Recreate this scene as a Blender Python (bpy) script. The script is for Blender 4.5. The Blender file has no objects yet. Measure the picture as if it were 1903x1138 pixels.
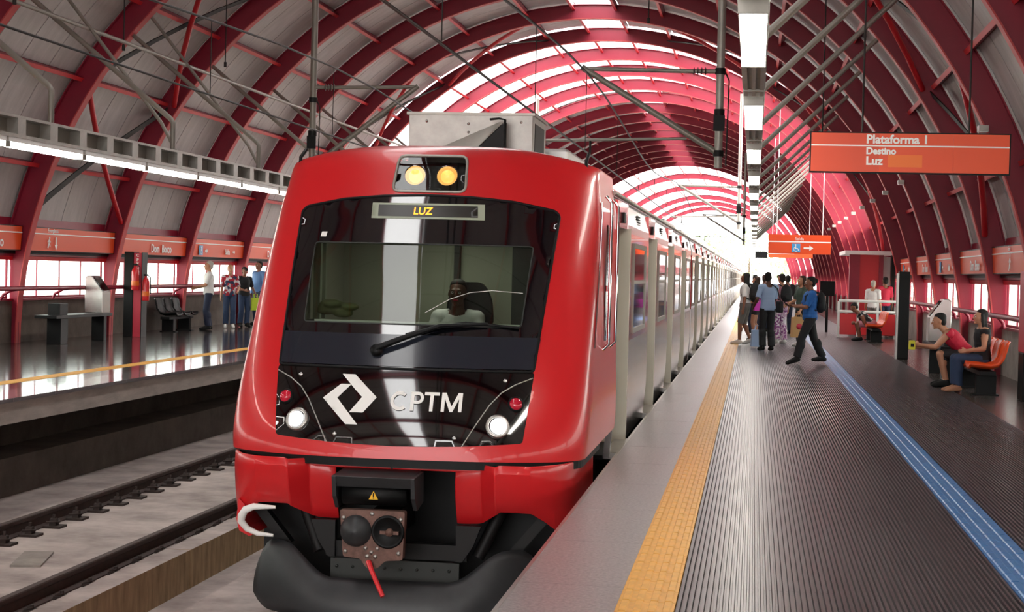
import bpy, bmesh, math, random
from mathutils import Vector, Matrix, Euler
from mathutils.geometry import delaunay_2d_cdt
random.seed(7)
R = math.radians
SC = bpy.context.scene
COL = SC.collection

# ------------------------------------------------------------------ camera
cam_d = bpy.data.cameras.new('camera'); cam = bpy.data.objects.new('camera', cam_d); COL.objects.link(cam)
cam_d.sensor_fit = 'HORIZONTAL'; cam_d.sensor_width = 36.0; cam_d.lens = 36.0 * 3200 / 1903
cam_d.clip_start = 0.1; cam_d.clip_end = 3000
_r = Vector((0.9902, 0.1394, 0.0250)).normalized(); _b = Vector((0.139, -0.990, 0.020)); _b = (_b - _r * _b.dot(_r)).normalized()
_u = _b.cross(_r)
cam.matrix_world = Matrix(((_r.x, _u.x, _b.x, 0), (_r.y, _u.y, _b.y, 0), (_r.z, _u.z, _b.z, 1.6), (0, 0, 0, 1)))
SC.camera = cam

# ------------------------------------------------------------------ world: even bright overcast sky
W = bpy.data.worlds.new('sky'); SC.world = W; W.use_nodes = True
bg = W.node_tree.nodes['Background']; bg.inputs[0].default_value = (1.0, 0.985, 0.97, 1); bg.inputs[1].default_value = 5.0
SC.view_settings.view_transform = 'Standard'; SC.view_settings.look = 'None'
SC.view_settings.exposure = 0.5; SC.view_settings.gamma = 1.0; SC.view_settings.use_curve_mapping = False
TUBE_POWER = 14.0

# ------------------------------------------------------------------ materials
def srgb(h):
    if isinstance(h, str):
        h = [int(h[i:i + 2], 16) / 255 for i in (0, 2, 4)]
    return tuple(c / 12.92 if c <= .04045 else ((c + .055) / 1.055) ** 2.4 for c in h)
MATS = {}
def mat(name, col, rough=.5, metal=0., var=0., scale=6., bump=0., bscale=40., coat=0., emit=0., stretch=None, spec=None, col2=None):
    m = bpy.data.materials.new(name); m.use_nodes = True; MATS[name] = m
    nt = m.node_tree; b = nt.nodes['Principled BSDF']; c = srgb(col) + (1,)
    b.inputs['Base Color'].default_value = c; b.inputs['Roughness'].default_value = rough; b.inputs['Metallic'].default_value = metal
    if coat: b.inputs['Coat Weight'].default_value = coat; b.inputs['Coat Roughness'].default_value = .04
    if spec is not None: b.inputs['Specular IOR Level'].default_value = spec
    if emit: b.inputs['Emission Color'].default_value = c; b.inputs['Emission Strength'].default_value = emit
    if var or bump:
        tc = nt.nodes.new('ShaderNodeTexCoord'); vec = tc.outputs['Object']
        if stretch:
            mp = nt.nodes.new('ShaderNodeMapping'); mp.inputs['Scale'].default_value = stretch
            nt.links.new(vec, mp.inputs[0]); vec = mp.outputs[0]
    if var:
        n = nt.nodes.new('ShaderNodeTexNoise'); n.inputs['Scale'].default_value = scale; n.inputs['Detail'].default_value = 5; n.inputs['Roughness'].default_value = .65
        nt.links.new(vec, n.inputs['Vector'])
        rp = nt.nodes.new('ShaderNodeValToRGB'); rp.color_ramp.elements[0].position = .3; rp.color_ramp.elements[1].position = .7
        lo = srgb(col2) if col2 else tuple(x * (1 - var) for x in c[:3])
        hi = c[:3] if col2 else tuple(min(1, x * (1 + var)) for x in c[:3])
        rp.color_ramp.elements[0].color = lo + (1,); rp.color_ramp.elements[1].color = hi + (1,)
        nt.links.new(n.outputs['Fac'], rp.inputs[0]); nt.links.new(rp.outputs[0], b.inputs['Base Color'])
    if bump:
        n2 = nt.nodes.new('ShaderNodeTexNoise'); n2.inputs['Scale'].default_value = bscale; n2.inputs['Detail'].default_value = 4
        nt.links.new(vec, n2.inputs['Vector'])
        bp = nt.nodes.new('ShaderNodeBump'); bp.inputs['Strength'].default_value = bump; bp.inputs['Distance'].default_value = .01
        nt.links.new(n2.outputs['Fac'], bp.inputs['Height']); nt.links.new(bp.outputs[0], b.inputs['Normal'])
    return m
def mixmat(name, kind, col, fac, rough=.02):
    m = bpy.data.materials.new(name); m.use_nodes = True; MATS[name] = m
    nt = m.node_tree; nt.nodes.remove(nt.nodes['Principled BSDF']); out = nt.nodes['Material Output']
    tr = nt.nodes.new('ShaderNodeBsdfTransparent'); mx = nt.nodes.new('ShaderNodeMixShader')
    c = srgb(col) + (1,)
    if kind == 'glass':
        tr.inputs[0].default_value = c
        g = nt.nodes.new('ShaderNodeBsdfGlossy'); g.inputs['Roughness'].default_value = rough; g.inputs[0].default_value = (1, 1, 1, 1)
        lw = nt.nodes.new('ShaderNodeLayerWeight'); lw.inputs[0].default_value = .5
        pw = nt.nodes.new('ShaderNodeMath'); pw.operation = 'POWER'; pw.inputs[1].default_value = 5.0
        ma = nt.nodes.new('ShaderNodeMath'); ma.operation = 'MULTIPLY_ADD'; ma.inputs[1].default_value = .9; ma.inputs[2].default_value = .05
        nt.links.new(lw.outputs['Facing'], pw.inputs[0]); nt.links.new(pw.outputs[0], ma.inputs[0]); nt.links.new(ma.outputs[0], mx.inputs[0])
    else:
        tr.inputs[0].default_value = (.95, .95, .95, 1)
        g = nt.nodes.new('ShaderNodeBsdfTranslucent'); g.inputs[0].default_value = c; mx.inputs[0].default_value = fac
    nt.links.new(tr.outputs[0], mx.inputs[1]); nt.links.new(g.outputs[0], mx.inputs[2]); nt.links.new(mx.outputs[0], out.inputs[0])
    return m
mat('red_paint', 'CF2126', .3, coat=.3, spec=.35)
mat('rib_red', '8A082B', .45, var=.1, scale=2)
mat('flange_red_lit', 'BE3E40', .5, var=.1, scale=2)  # lighter than the web: light on the flange underside put into the colour
mat('brace_red', 'C8202A', .45)
mat('dark_steel', '161414', .55, spec=.3)
mat('skin_grey', 'B6AFAE', .42, metal=.0, var=.16, scale=1.5, stretch=(1, 3, .6))
mat('seam_maroon', '4A1720', .5)
mixmat('translucent', 'tl', 'FFFFFF', .5)
mixmat('skylight', 'tl', 'FFFFFF', .15)
mixmat('clear_glass', 'glass', 'F4FAF6', 0)
mixmat('cab_glass', 'glass', 'B4C0B4', 0)
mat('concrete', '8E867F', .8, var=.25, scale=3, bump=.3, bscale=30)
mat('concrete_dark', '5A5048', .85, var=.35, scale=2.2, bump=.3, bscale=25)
mat('fascia', 'B5ABA3', .8, var=.2, scale=2.5, bump=.3, bscale=30, stretch=(1, .6, 3))
mat('stain', 'BFA47C', .85, var=.4, scale=2.2, col2='86704E', stretch=(1, 5, .9), bump=.4)
mat('granite', 'ACA6A6', .3, var=.35, scale=45, bump=.08, bscale=90, col2='6E686C')
mat('granite_edge', '8E8888', .07, var=.3, scale=50, col2='7C7678')
mat('rubber', '4E484B', .3, var=.15, scale=3)
mat('floor_dark', '4A413F', .22, var=.3, scale=2)
mat('floor_left', '4A4240', .1, var=.25, scale=1.5, bump=.06, bscale=2.5)
mat('yellow_tile', 'EDB04A', .45, var=.15, scale=12)
mat('blue_tile', '3A74AC', .4, var=.15, scale=12)
mat('ballast_slab', 'C8BCB6', .8, var=.3, scale=1.3, col2='877B76', bump=.4, bscale=18)
mat('rail_rust', '3A2620', .6, metal=.3, var=.3, scale=9)
mat('rail_head', '6B625C', .3, metal=.8)
mat('fastener', '30231E', .7, var=.3, scale=20)
mat('orange', 'E8501E', .4)
mat('orange_b', 'D9481F', .4)
mat('orange_alt', 'F0721C', .4)
mat('white_paint', 'F2F0EC', .45)
mat('black', '060607', .5, spec=.25)
mat('black_gloss', '050507', .06, coat=1., spec=.8)
mat('black_mask', '0A0B10', .05, coat=1., spec=1.)
mat('navy_gloss', '23262F', .14, coat=.3)
mat('steel', 'B8B4B0', .3, metal=.9, var=.1, scale=4)
mat('stainless', 'C9C5C1', .22, metal=.95, var=.08, scale=3)
mat('train_side', 'BDB6B4', .2, metal=.9, var=.08, scale=3)
mat('train_red_side', 'B0242A', .16, metal=.35, coat=.5)
mat('tube_grey', '8B857C', .4, metal=.4)
mat('galvanised', 'A9A59D', .45, metal=.5, var=.12, scale=6)
mat('chrome', 'D8D8D8', .08, metal=1)
mat('lamp_white', 'FFFFFF', .2, emit=3.0)
mat('lamp_amber', 'FFB45A', .3, emit=.9)
mat('marker_red', 'C42038', .15, coat=.6)
mat('fluorescent', 'FFFBF2', .4, emit=TUBE_POWER)
mat('led_orange', 'FF8A1E', .4, emit=2.5)
mat('display_frame', 'A5AC98', .4)
mat('display_dark', '2A2723', .3)
mat('jamb', 'D8D0BE', .35, metal=.2)
mat('roof_metal', 'A5A19C', .45, metal=.75, var=.15, scale=5)
mat('cab_wall', 'A3A190', .6)
mat('cab_dark', '2B2D2A', .6)
mat('plow', '2C2D2F', .45, var=.2, scale=6)
mat('rust_plate', '6E5148', .6, metal=.4, var=.35, scale=18, bump=.2)
mat('wire', '2A2624', .5, metal=.5)
mat('insulator', '3B2A26', .4)
mat('icon_blue', '4AA3DC', .4)
mat('warning_yellow', 'F2B705', .5)
mat('leaf', 'A4BE82', .7, var=.3, scale=2)
mat('bark', '5A4636', .9)
mat('pale_ground', 'D8D4C8', .9, var=.1, scale=.4)  # outdoor ground paled so the view through the windows reads as white daylight
mat('facade', 'CFC8BE', .8)
mat('roof_silver', 'C8C5C2', .35, metal=.7)
mat('fire_red', 'D8242C', .3, coat=.4)
mat('totem_red', 'C22E44', .45)

# ------------------------------------------------------------------ mesh builder
class MB:
    def __init__(s): s.v = []; s.f = []; s.m = []; s.sm = []
    def add(s, vs, fs, mi=0, smooth=False):
        o = len(s.v); s.v += [tuple(p) for p in vs]
        for f in fs: s.f.append([i + o for i in f]); s.m.append(mi); s.sm.append(smooth)
        return s
    def box(s, x0, y0, z0, x1, y1, z1, mi=0, M=None):
        x0, x1 = min(x0, x1), max(x0, x1); y0, y1 = min(y0, y1), max(y0, y1); z0, z1 = min(z0, z1), max(z0, z1)
        vs = [(x0, y0, z0), (x1, y0, z0), (x1, y1, z0), (x0, y1, z0), (x0, y0, z1), (x1, y0, z1), (x1, y1, z1), (x0, y1, z1)]
        if M: vs = [M @ Vector(p) for p in vs]
        return s.add(vs, [(3, 2, 1, 0), (4, 5, 6, 7), (0, 1, 5, 4), (1, 2, 6, 5), (2, 3, 7, 6), (3, 0, 4, 7)], mi)
    def path(s, pts, r, n=10, mi=0, cap=True, smooth=True):
        pts = [Vector(p) for p in pts]; rs = r if isinstance(r, (list, tuple)) else [r] * len(pts)
        vs = []; fs = []; pa = None
        for i, p in enumerate(pts):
            t = (pts[min(i + 1, len(pts) - 1)] - pts[max(i - 1, 0)]).normalized()
            if pa is None: a = t.orthogonal().normalized()
            else:
                a = pa - t * pa.dot(t); a = a.normalized() if a.length > 1e-6 else t.orthogonal().normalized()
            pa = a; b = t.cross(a)
            for k in range(n):
                an = 2 * math.pi * k / n; vs.append(p + (a * math.cos(an) + b * math.sin(an)) * rs[i])
        for i in range(len(pts) - 1):
            for k in range(n):
                k2 = (k + 1) % n; fs.append((i * n + k, i * n + k2, (i + 1) * n + k2, (i + 1) * n + k))
        s.add(vs, fs, mi, smooth)
        if cap:
            s.add(vs[:n], [tuple(range(n))[::-1]], mi); s.add(vs[-n:], [tuple(range(n))], mi)
        return s
    def tube(s, a, b, r, r2=None, n=10, mi=0): return s.path([a, b], [r, r if r2 is None else r2], n, mi)
    def prism(s, poly, axis, a, b, mi=0, M=None, smooth=False):
        def P(p, t):
            q = {'x': (t, p[0], p[1]), 'y': (p[0], t, p[1]), 'z': (p[0], p[1], t)}[axis]
            return M @ Vector(q) if M else q
        n = len(poly); vs = [P(p, a) for p in poly] + [P(p, b) for p in poly]
        s.add(vs, [(i, (i + 1) % n, n + (i + 1) % n, n + i) for i in range(n)], mi, smooth)
        return s.add(vs, [tuple(range(n))[::-1], tuple(range(n, 2 * n))], mi)
    def lathe(s, prof, c, axis=(0, 0, 1), n=20, mi=0, smooth=True):
        ax = Vector(axis).normalized(); a = ax.orthogonal().normalized(); b = ax.cross(a); c = Vector(c); vs = []; fs = []
        for (r, h) in prof:
            for k in range(n):
                an = 2 * math.pi * k / n; vs.append(c + ax * h + (a * math.cos(an) + b * math.sin(an)) * max(r, 1e-5))
        for i in range(len(prof) - 1):
            for k in range(n):
                k2 = (k + 1) % n; fs.append((i * n + k, i * n + k2, (i + 1) * n + k2, (i + 1) * n + k))
        return s.add(vs, fs, mi, smooth)
    def ball(s, c, r, n=12, mi=0, M=None):
        r = r if isinstance(r, (tuple, list)) else (r, r, r); c = Vector(c); vs = []; fs = []; h = n // 2
        for i in range(h + 1):
            th = math.pi * i / h
            for k in range(n):
                ph = 2 * math.pi * k / n
                p = Vector((r[0] * math.sin(th) * math.cos(ph), r[1] * math.sin(th) * math.sin(ph), r[2] * math.cos(th)))
                vs.append(c + (M @ p if M else p))
        for i in range(h):
            for k in range(n):
                k2 = (k + 1) % n; fs.append((i * n + k, (i + 1) * n + k, (i + 1) * n + k2, i * n + k2))
        return s.add(vs, fs, mi, True)
    def mesh(s, name, mats):
        me = bpy.data.meshes.new(name); me.from_pydata(s.v, [], s.f)
        for m in (mats if isinstance(mats, (list, tuple)) else [mats]): me.materials.append(MATS[m] if isinstance(m, str) else m)
        me.polygons.foreach_set('material_index', s.m); me.polygons.foreach_set('use_smooth', s.sm); me.update()
        return me
    def build(s, name, mats, parent=None, bev=0., loc=None, fix=False):
        me = s.mesh(name, mats)
        if fix:
            bm = bmesh.new(); bm.from_mesh(me); bmesh.ops.remove_doubles(bm, verts=bm.verts, dist=1e-5); bmesh.ops.recalc_face_normals(bm, faces=bm.faces); bm.to_mesh(me); bm.free()
        o = bpy.data.objects.new(name, me); COL.objects.link(o)
        if parent: o.parent = parent
        if loc: o.location = loc
        if bev:
            md = o.modifiers.new('bevel', 'BEVEL'); md.width = bev; md.segments = 2; md.limit_method = 'ANGLE'; md.angle_limit = R(40)
        return o
def empty(name, loc=(0, 0, 0), rz=0):
    o = bpy.data.objects.new(name, None); COL.objects.link(o); o.location = loc; o.rotation_euler = (0, 0, rz); o.empty_display_size = .2
    return o
def tag(o, label, cat, group=None):
    o['label'] = label; o['category'] = cat
    if group: o['group'] = group
    return o
def struct(o): o['kind'] = 'structure'; return o
def inst(name, me, parent=None, loc=(0, 0, 0), rz=0):
    o = bpy.data.objects.new(name, me); COL.objects.link(o); o.parent = parent; o.location = loc; o.rotation_euler = (0, 0, rz); return o
def copy_tree(o, parent=None):
    c = o.copy(); COL.objects.link(c); c.parent = parent
    for ch in o.children: copy_tree(ch, c)
    return c
def text_mesh(txt, size, bold=0., align='CENTER', depth=.002):
    cu = bpy.data.curves.new('t', 'FONT'); cu.body = txt; cu.size = size; cu.align_x = align; cu.offset = bold; cu.extrude = depth; cu.resolution_u = 4
    o = bpy.data.objects.new('t', cu); COL.objects.link(o)
    dg = bpy.context.evaluated_depsgraph_get(); me = bpy.data.meshes.new_from_object(o.evaluated_get(dg))
    bpy.data.objects.remove(o); bpy.data.curves.remove(cu); return me
def text(name, txt, size, M, mt, parent, bold=0., align='CENTER', depth=.002):
    me = text_mesh(txt, size, bold, align, depth); me.transform(M); me.materials.clear(); me.materials.append(MATS[mt])
    return inst(name, me, parent)
# sign face frames: text lies in local xy; map to a plane facing -y (towards the camera) or facing +x / -x
def face_my(x, y, z): return Matrix.Translation((x, y, z)) @ Matrix.Rotation(R(90), 4, 'X')
def face_px(x, y, z): return Matrix.Translation((x, y, z)) @ Matrix.Rotation(R(90), 4, 'Z') @ Matrix.Rotation(R(90), 4, 'X')
def face_mx(x, y, z): return Matrix.Translation((x, y, z)) @ Matrix.Rotation(R(-90), 4, 'Z') @ Matrix.Rotation(R(90), 4, 'X')
# ================================================================== the station hall
XC = -4.85; RIN = 9.07; ROUT = 9.50; RSK = 9.56; BAY = 4.8; D0 = 31.3
YN = D0 - 10 * BAY           # near end of the roof, behind the camera
YE = 196.0
def arc(r, a): return (XC + r * math.cos(R(a)), r * math.sin(R(a)))   # angle from the right-hand side, degrees
RIBS = [D0 + k * BAY for k in range(-10, 19)]      # .. 117.7
FAR = [133.0, 149.5, 168.0, 182.0, 196.0]
# ---- ribs
def rib_meshes():
    N = 56; A0, A1 = -1.0, 181.0
    an = [A0 + (A1 - A0) * i / N for i in range(N + 1)]
    def band(r0, r1, y0, y1, lo=-1.0):
        b = MB(); vs = []; an = [lo + (180 - 2 * lo) * i / N for i in range(N + 1)]
        for a in an:
            for (r, y) in ((r0, y0), (r1, y0), (r1, y1), (r0, y1)):
                x, z = arc(r, a)
                if z < 1.72 and r > 9.2: x = XC + math.copysign(min(abs(x - XC), 9.25), x - XC)   # the foot stops at the wall face
                vs.append((x, y, z))
        fs = []
        for i in range(N):
            for k in range(4):
                k2 = (k + 1) % 4; fs.append((i * 4 + k, i * 4 + k2, i * 4 + 4 + k2, i * 4 + 4 + k))
        fs += [(0, 1, 2, 3), (4 * N + 3, 4 * N + 2, 4 * N + 1, 4 * N)]
        return b.add(vs, fs)
    w = band(RIN + .02, ROUT, -.012, .012)
    # deeper foot plates where the rib meets the wall
    for s in (1, -1):
        w.prism([(XC + s * 9.06, .0), (XC + s * 9.20, .0), (XC + s * 9.20, .9), (XC + s * 9.06, .9)], 'y', -.013, .013)
    return w.mesh('web', 'rib_red'), band(RIN, RIN + .022, -.11, .11).mesh('inner_flange', 'flange_red_lit'), band(ROUT - .02, ROUT, -.11, .11, 10.6).mesh('outer_flange', 'rib_red')
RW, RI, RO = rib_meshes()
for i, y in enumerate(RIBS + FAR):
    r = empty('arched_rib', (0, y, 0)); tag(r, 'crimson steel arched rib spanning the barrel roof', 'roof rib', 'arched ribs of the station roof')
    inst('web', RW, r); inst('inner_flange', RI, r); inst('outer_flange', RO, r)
# ---- roof skin
ceil = struct(empty('ceiling'))
PUR = [10, 21.3, 32.6, 43.9, 55.2, 66.5, 77.8, 86.2]
PUR = PUR + [180 - a for a in PUR[::-1]]
def panel_mesh(a0, a1, y0, y1, n, m='skin_grey', name='panel', rib=True, tk=.05):
    b = MB(); vs = []
    for i in range(n + 1):
        a = a0 + (a1 - a0) * i / n
        for (r, y) in ((RSK, y0 + .014), (RSK + tk, y0 + .014), (RSK + tk, y1 - .014), (RSK, y1 - .014)):
            x, z = arc(r, a); vs.append((x, y, z))
    fs = []
    for i in range(n):
        for k in range(4):
            k2 = (k + 1) % 4; fs.append((i * 4 + k, i * 4 + k2, i * 4 + 4 + k2, i * 4 + 4 + k))
    fs += [(0, 1, 2, 3), (4 * n + 3, 4 * n + 2, 4 * n + 1, 4 * n)]
    b.add(vs, fs, 0, False)
    return b.mesh(name, m)
SEG = [(PUR[i], PUR[i + 1]) for i in range(len(PUR) - 1)]
g = .12
near_bays = [y for y in RIBS if 20 < y < 51]
NP = 4; PW = BAY / NP
PM = {}
for (a0, a1) in SEG:
    if abs((a0 + a1) / 2 - 90) < 5: continue
    PM[(a0, a1)] = panel_mesh(a0 + g, a1 - g, 0, PW, 4)
rest = MB()
def arc_sheet(b, a0, a1, y0, y1, n=4, r=RSK + .02):
    vs = []
    for i in range(n + 1):
        x, z = arc(r, a0 + (a1 - a0) * i / n); vs += [(x, y0, z), (x, y1, z)]
    b.add(vs, [(2 * i, 2 * i + 1, 2 * i + 3, 2 * i + 2) for i in range(n)], 0, False)
TRB = [y for y in RIBS if 55 < y < 74]      # bays with translucent covering
for y in RIBS[:-1]:
    tr = any(abs(y - t) < .1 for t in TRB)
    for (a0, a1) in SEG:
        mid = (a0 + a1) / 2
        if abs(mid - 90) < 5:
            inst('skylight_panel', PM.setdefault('sky', panel_mesh(a0, a1, .12, BAY - .12, 4, 'skylight', 'skylight_panel', tk=.012)), ceil, (0, y, 0)); continue
        if tr and 20 < mid < 160:
            inst('translucent_panel', PM.setdefault(('t', a0), panel_mesh(a0, a1, .12, BAY - .12, 4, 'translucent', 'translucent_panel', tk=.012)), ceil, (0, y, 0)); continue
        if y in near_bays and (mid > 100 or mid < 62) and not (y < 24 and mid > 100):
            for j in range(NP): inst('panel', PM[(a0, a1)], ceil, (0, y + j * PW, 0))
        else:
            for j in range(NP): arc_sheet(rest, a0 + g, a1 - g, y + j * PW + .014, y + (j + 1) * PW - .014)
# far end: translucent cover over the widely spaced ribs
farm = MB()
for (ya, yb) in zip([RIBS[-1]] + FAR[:-1], FAR):
    for (a0, a1) in SEG:
        if 12 < (a0 + a1) / 2 < 168: arc_sheet(farm, a0, a1, ya + .12, yb - .12)
ro = rest.build('panel', 'skin_grey', ceil); ro['kind'] = 'stuff'
fo = farm.build('translucent_panel', 'translucent', ceil); fo['kind'] = 'stuff'
# dark backing strip in the joints of the cladding, with the purlins in front of it
bk = MB()
for y in RIBS[:-1]:
    if any(abs(y - t) < .1 for t in TRB): continue
    for (a0, a1) in ((10, 86.2), (93.8, 170)):
        arc_sheet(bk, a0, a1, y, y + BAY, 40, RSK + .075)
bo = bk.build('joint_backing', 'seam_maroon', ceil)
for a in PUR:
    b = MB()
    for (r0, r1, da, m) in ((9.34, 9.365, .24, 0), (9.365, RSK, .08, 1)):
        p = [arc(r0, a - da), arc(r1, a - da), arc(r1, a + da), arc(r0, a + da)]
        b.prism(p, 'y', YN, YE, m)
    b.build('purlin', ['brace_red', 'rib_red'], ceil)
# ---- diagonal bracing in two bays, a red bar crossed by a black flat bar
def brace(y0, y1, a0, a1, red, rad=9.26):
    n = 6; p = []
    for i in range(n + 1):
        t = i / n; x, z = arc(rad, a0 + (a1 - a0) * t); p.append((x, y0 + (y1 - y0) * t, z))
    b = MB()
    if red: b.path(p, .055, 8)
    else:
        for q0, q1 in zip(p[:-1], p[1:]):
            q0 = Vector(q0); q1 = Vector(q1); nrm = Vector((q0.x - XC, 0, q0.z)).normalized(); side = (q1 - q0).normalized().cross(nrm) * .075
            vs = [q0 - side, q0 + side, q1 + side, q1 - side]; vs += [v + nrm * .02 for v in vs]
            b.add(vs, [(0, 1, 2, 3), (7, 6, 5, 4), (0, 4, 5, 1), (1, 5, 6, 2), (2, 6, 7, 3), (3, 7, 4, 0)])
    o = b.build('diagonal_brace', 'brace_red' if red else 'dark_steel')
    tag(o, 'bright red diagonal brace bar between two arched ribs' if red else 'black flat diagonal brace bar between two arched ribs', 'brace', 'red diagonal braces' if red else 'black diagonal braces')
for y in (26.5, 31.3, 50.5):
    for s in (0, 1):
        if y == 26.5 and s == 1: continue
        if y == 31.3 and s == 0: continue
        for (a0, a1) in ((15.5, 32), (33, 55), (56, 78)):
            f = (lambda a: 180 - a) if s else (lambda a: a)
            brace(y + .1, y + BAY - .1, f(a0), f(a1), False)
            brace(y + BAY - .1, y + .1, f(a0), f(a1), True, 9.18)
# small flood light on every rib
FL = MB(); 
for s in (1, -1):
    fl = MB(); x, z = arc(9.02, 25.6 if s > 0 else 154.4)
    fl.box(x - .07, -.40, z - .06, x + .07, -.16, z + .03, 0); fl.box(x - .06, -.39, z - .07, x + .06, -.17, z - .06, 1)
    fl.path([(x, -.165, z), (x, -.115, z)], .015, 6)
    fm = fl.mesh('flood_light', ['galvanised', 'white_paint'])
    for y in [q for q in RIBS if 15 < q < 80]:
        o = inst('flood_light', fm, None, (0, y, 0)); tag(o, 'small box flood light bracketed to an arched rib', 'light', 'flood lights on the arched ribs')

# ---- side walls: parapet, windows, sign band, handrail
XWL = -14.05; XWR = 4.35
for side, xw, s in (('left', XWL, -1), ('right', XWR, 1)):
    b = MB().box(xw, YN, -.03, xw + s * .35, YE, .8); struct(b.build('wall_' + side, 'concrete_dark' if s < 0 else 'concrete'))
    # sill and lintel
    t = MB().box(xw - s * .02, YN, .8, xw + s * .35, YE, .845); t.box(xw - s * .02, YN, 1.67, xw + s * .15, YE, 1.75); struct(t.build('trim_1' if s < 0 else 'trim_2', 'rib_red'))
    t = MB().box(xw - s * .05, YN, 1.705, xw - s * .02, YE, 1.775); struct(t.build('shadow_strip_left' if s < 0 else 'shadow_strip_right', 'black'))  # black strip standing in for the shadow gap under the sign band
    # upper closure between the lintel and the cladding
    b = MB().box(xw + s * .02, YN, 1.75, xw + s * .08, YE, 2.4); struct(b.build('wall_' + side + '_upper', 'rib_red'))
wn = 0
GM = {}
for side, xw, s in (('left', XWL, -1), ('right', XWR, 1)):
    fr = MB()
    xf = xw + s * .06
    for yy, hw in ((.12, .025), (1.28, .009), (2.4, .009), (3.52, .009), (BAY - .12, .025)): fr.box(xf, yy - hw, .845, xf + s * .03, yy + hw, 1.67)
    fr.box(xf, .12, .845, xf + s * .05, BAY - .12, .885); fr.box(xf, .12, 1.63, xf + s * .05, BAY - .12, 1.67)
    fm = fr.mesh('window_frame', 'rib_red')
    pn = MB().box(xf + s * .02, 0, .885, xf + s * .028, 1.06, 1.63).mesh('pane', 'clear_glass')
    for y in RIBS[:-1]:
        if y < -5: continue
        wn += 1; w = struct(empty('window_%d' % wn, (0, y, 0))); inst('window_frame', fm, w)
        for yy in (.16, 1.32, 2.43, 3.56): inst('pane', pn, w, (0, yy, 0))
# handrails on curved brackets
for xr, s, lab in ((-13.42, -1, 'red tubular handrail along the dark parapet of the opposite platform'), (4.04, 1, 'pink-red tubular handrail behind the orange seats of the boarding platform')):
    h = empty('handrail', (xr, 0, 0)); tag(h, lab, 'handrail')
    MB().tube((0, YN + 1, 1.06), (0, 47 if s > 0 else 110, 1.06), .045, n=12).build('rail', 'rib_red', h)
    w_ = .45 if s < 0 else .22
    bm_ = MB().path([(s * w_, 0, .83), (s * w_ * .9, 0, .93), (s * w_ * .55, 0, 1.02), (0, 0, 1.06)], .03, 8).mesh('bracket', 'rib_red')
    y = 16.0
    while y < (46.5 if s > 0 else 70): inst('bracket', bm_, h, (0, y, 0)); y += 2.4
# orange sign band
def arrow(b, M, k=1., mi=0):
    b.prism([(-.5 * k, -.09 * k), (.1 * k, -.09 * k), (.1 * k, -.28 * k), (.5 * k, 0), (.1 * k, .28 * k), (.1 * k, .09 * k), (-.5 * k, .09 * k)], 'z', 0, .006, mi, M)
def wheelchair(b, M, k=1., mi=0):
    b.prism([(math.cos(t * .5236) * .09 * k - .05 * k, math.sin(t * .5236) * .09 * k + .32 * k) for t in range(12)], 'z', 0, .006, mi, M)
    for q in ([(-.09, .22), (0, .22), (.02, -.02), (.22, -.02), (.34, -.3), (.27, -.33), (.17, -.09), (-.07, -.09)],):
        b.prism([(x * k, y * k) for x, y in q], 'z', 0, .006, mi, M)
    ring = [(math.cos(R(a)) * .24 * k, math.sin(R(a)) * .24 * k - .14 * k) for a in range(100, 330, 20)]
    for p, q in zip(ring[:-1], ring[1:]):
        d = Vector((q[0] - p[0], q[1] - p[1])).normalized() * .03 * k
        b.prism([(p[0] - d.y, p[1] + d.x), (p[0] + d.y, p[1] - d.x), (q[0] + d.y, q[1] - d.x), (q[0] - d.y, q[1] + d.x)], 'z', 0, .006, mi, M)
def runner(b, M, k=1., mi=0):
    b.prism([(math.cos(t * .6283) * .08 * k + .08 * k, math.sin(t * .6283) * .08 * k + .38 * k) for t in range(10)], 'z', 0, .006, mi, M)
    for q in ([(-.05, .28), (.1, .28), (.08, 0), (-.07, 0)], [(-.07, .05), (.08, .05), (.22, -.22), (.12, -.26)], [(-.07, .05), (.04, .05), (-.12, -.35), (-.24, -.32)], [(.08, .26), (.26, .1), (.22, .03), (.05, .18)], [(-.05, .26), (-.24, .12), (-.2, .05), (-.02, .18)]):
        b.prism([(x * k, y * k) for x, y in q], 'z', 0, .006, mi, M)
BL = {26.5: 'stair', 31.3: 'emerg', 36.1: 'name', 40.9: 'exit', 45.7: 'name'}
BR = {21.7: 'name', 26.5: 'emerg2', 31.3: 'name', 36.1: 'exit', 40.9: 'name', 45.7: 'exit'}
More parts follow.
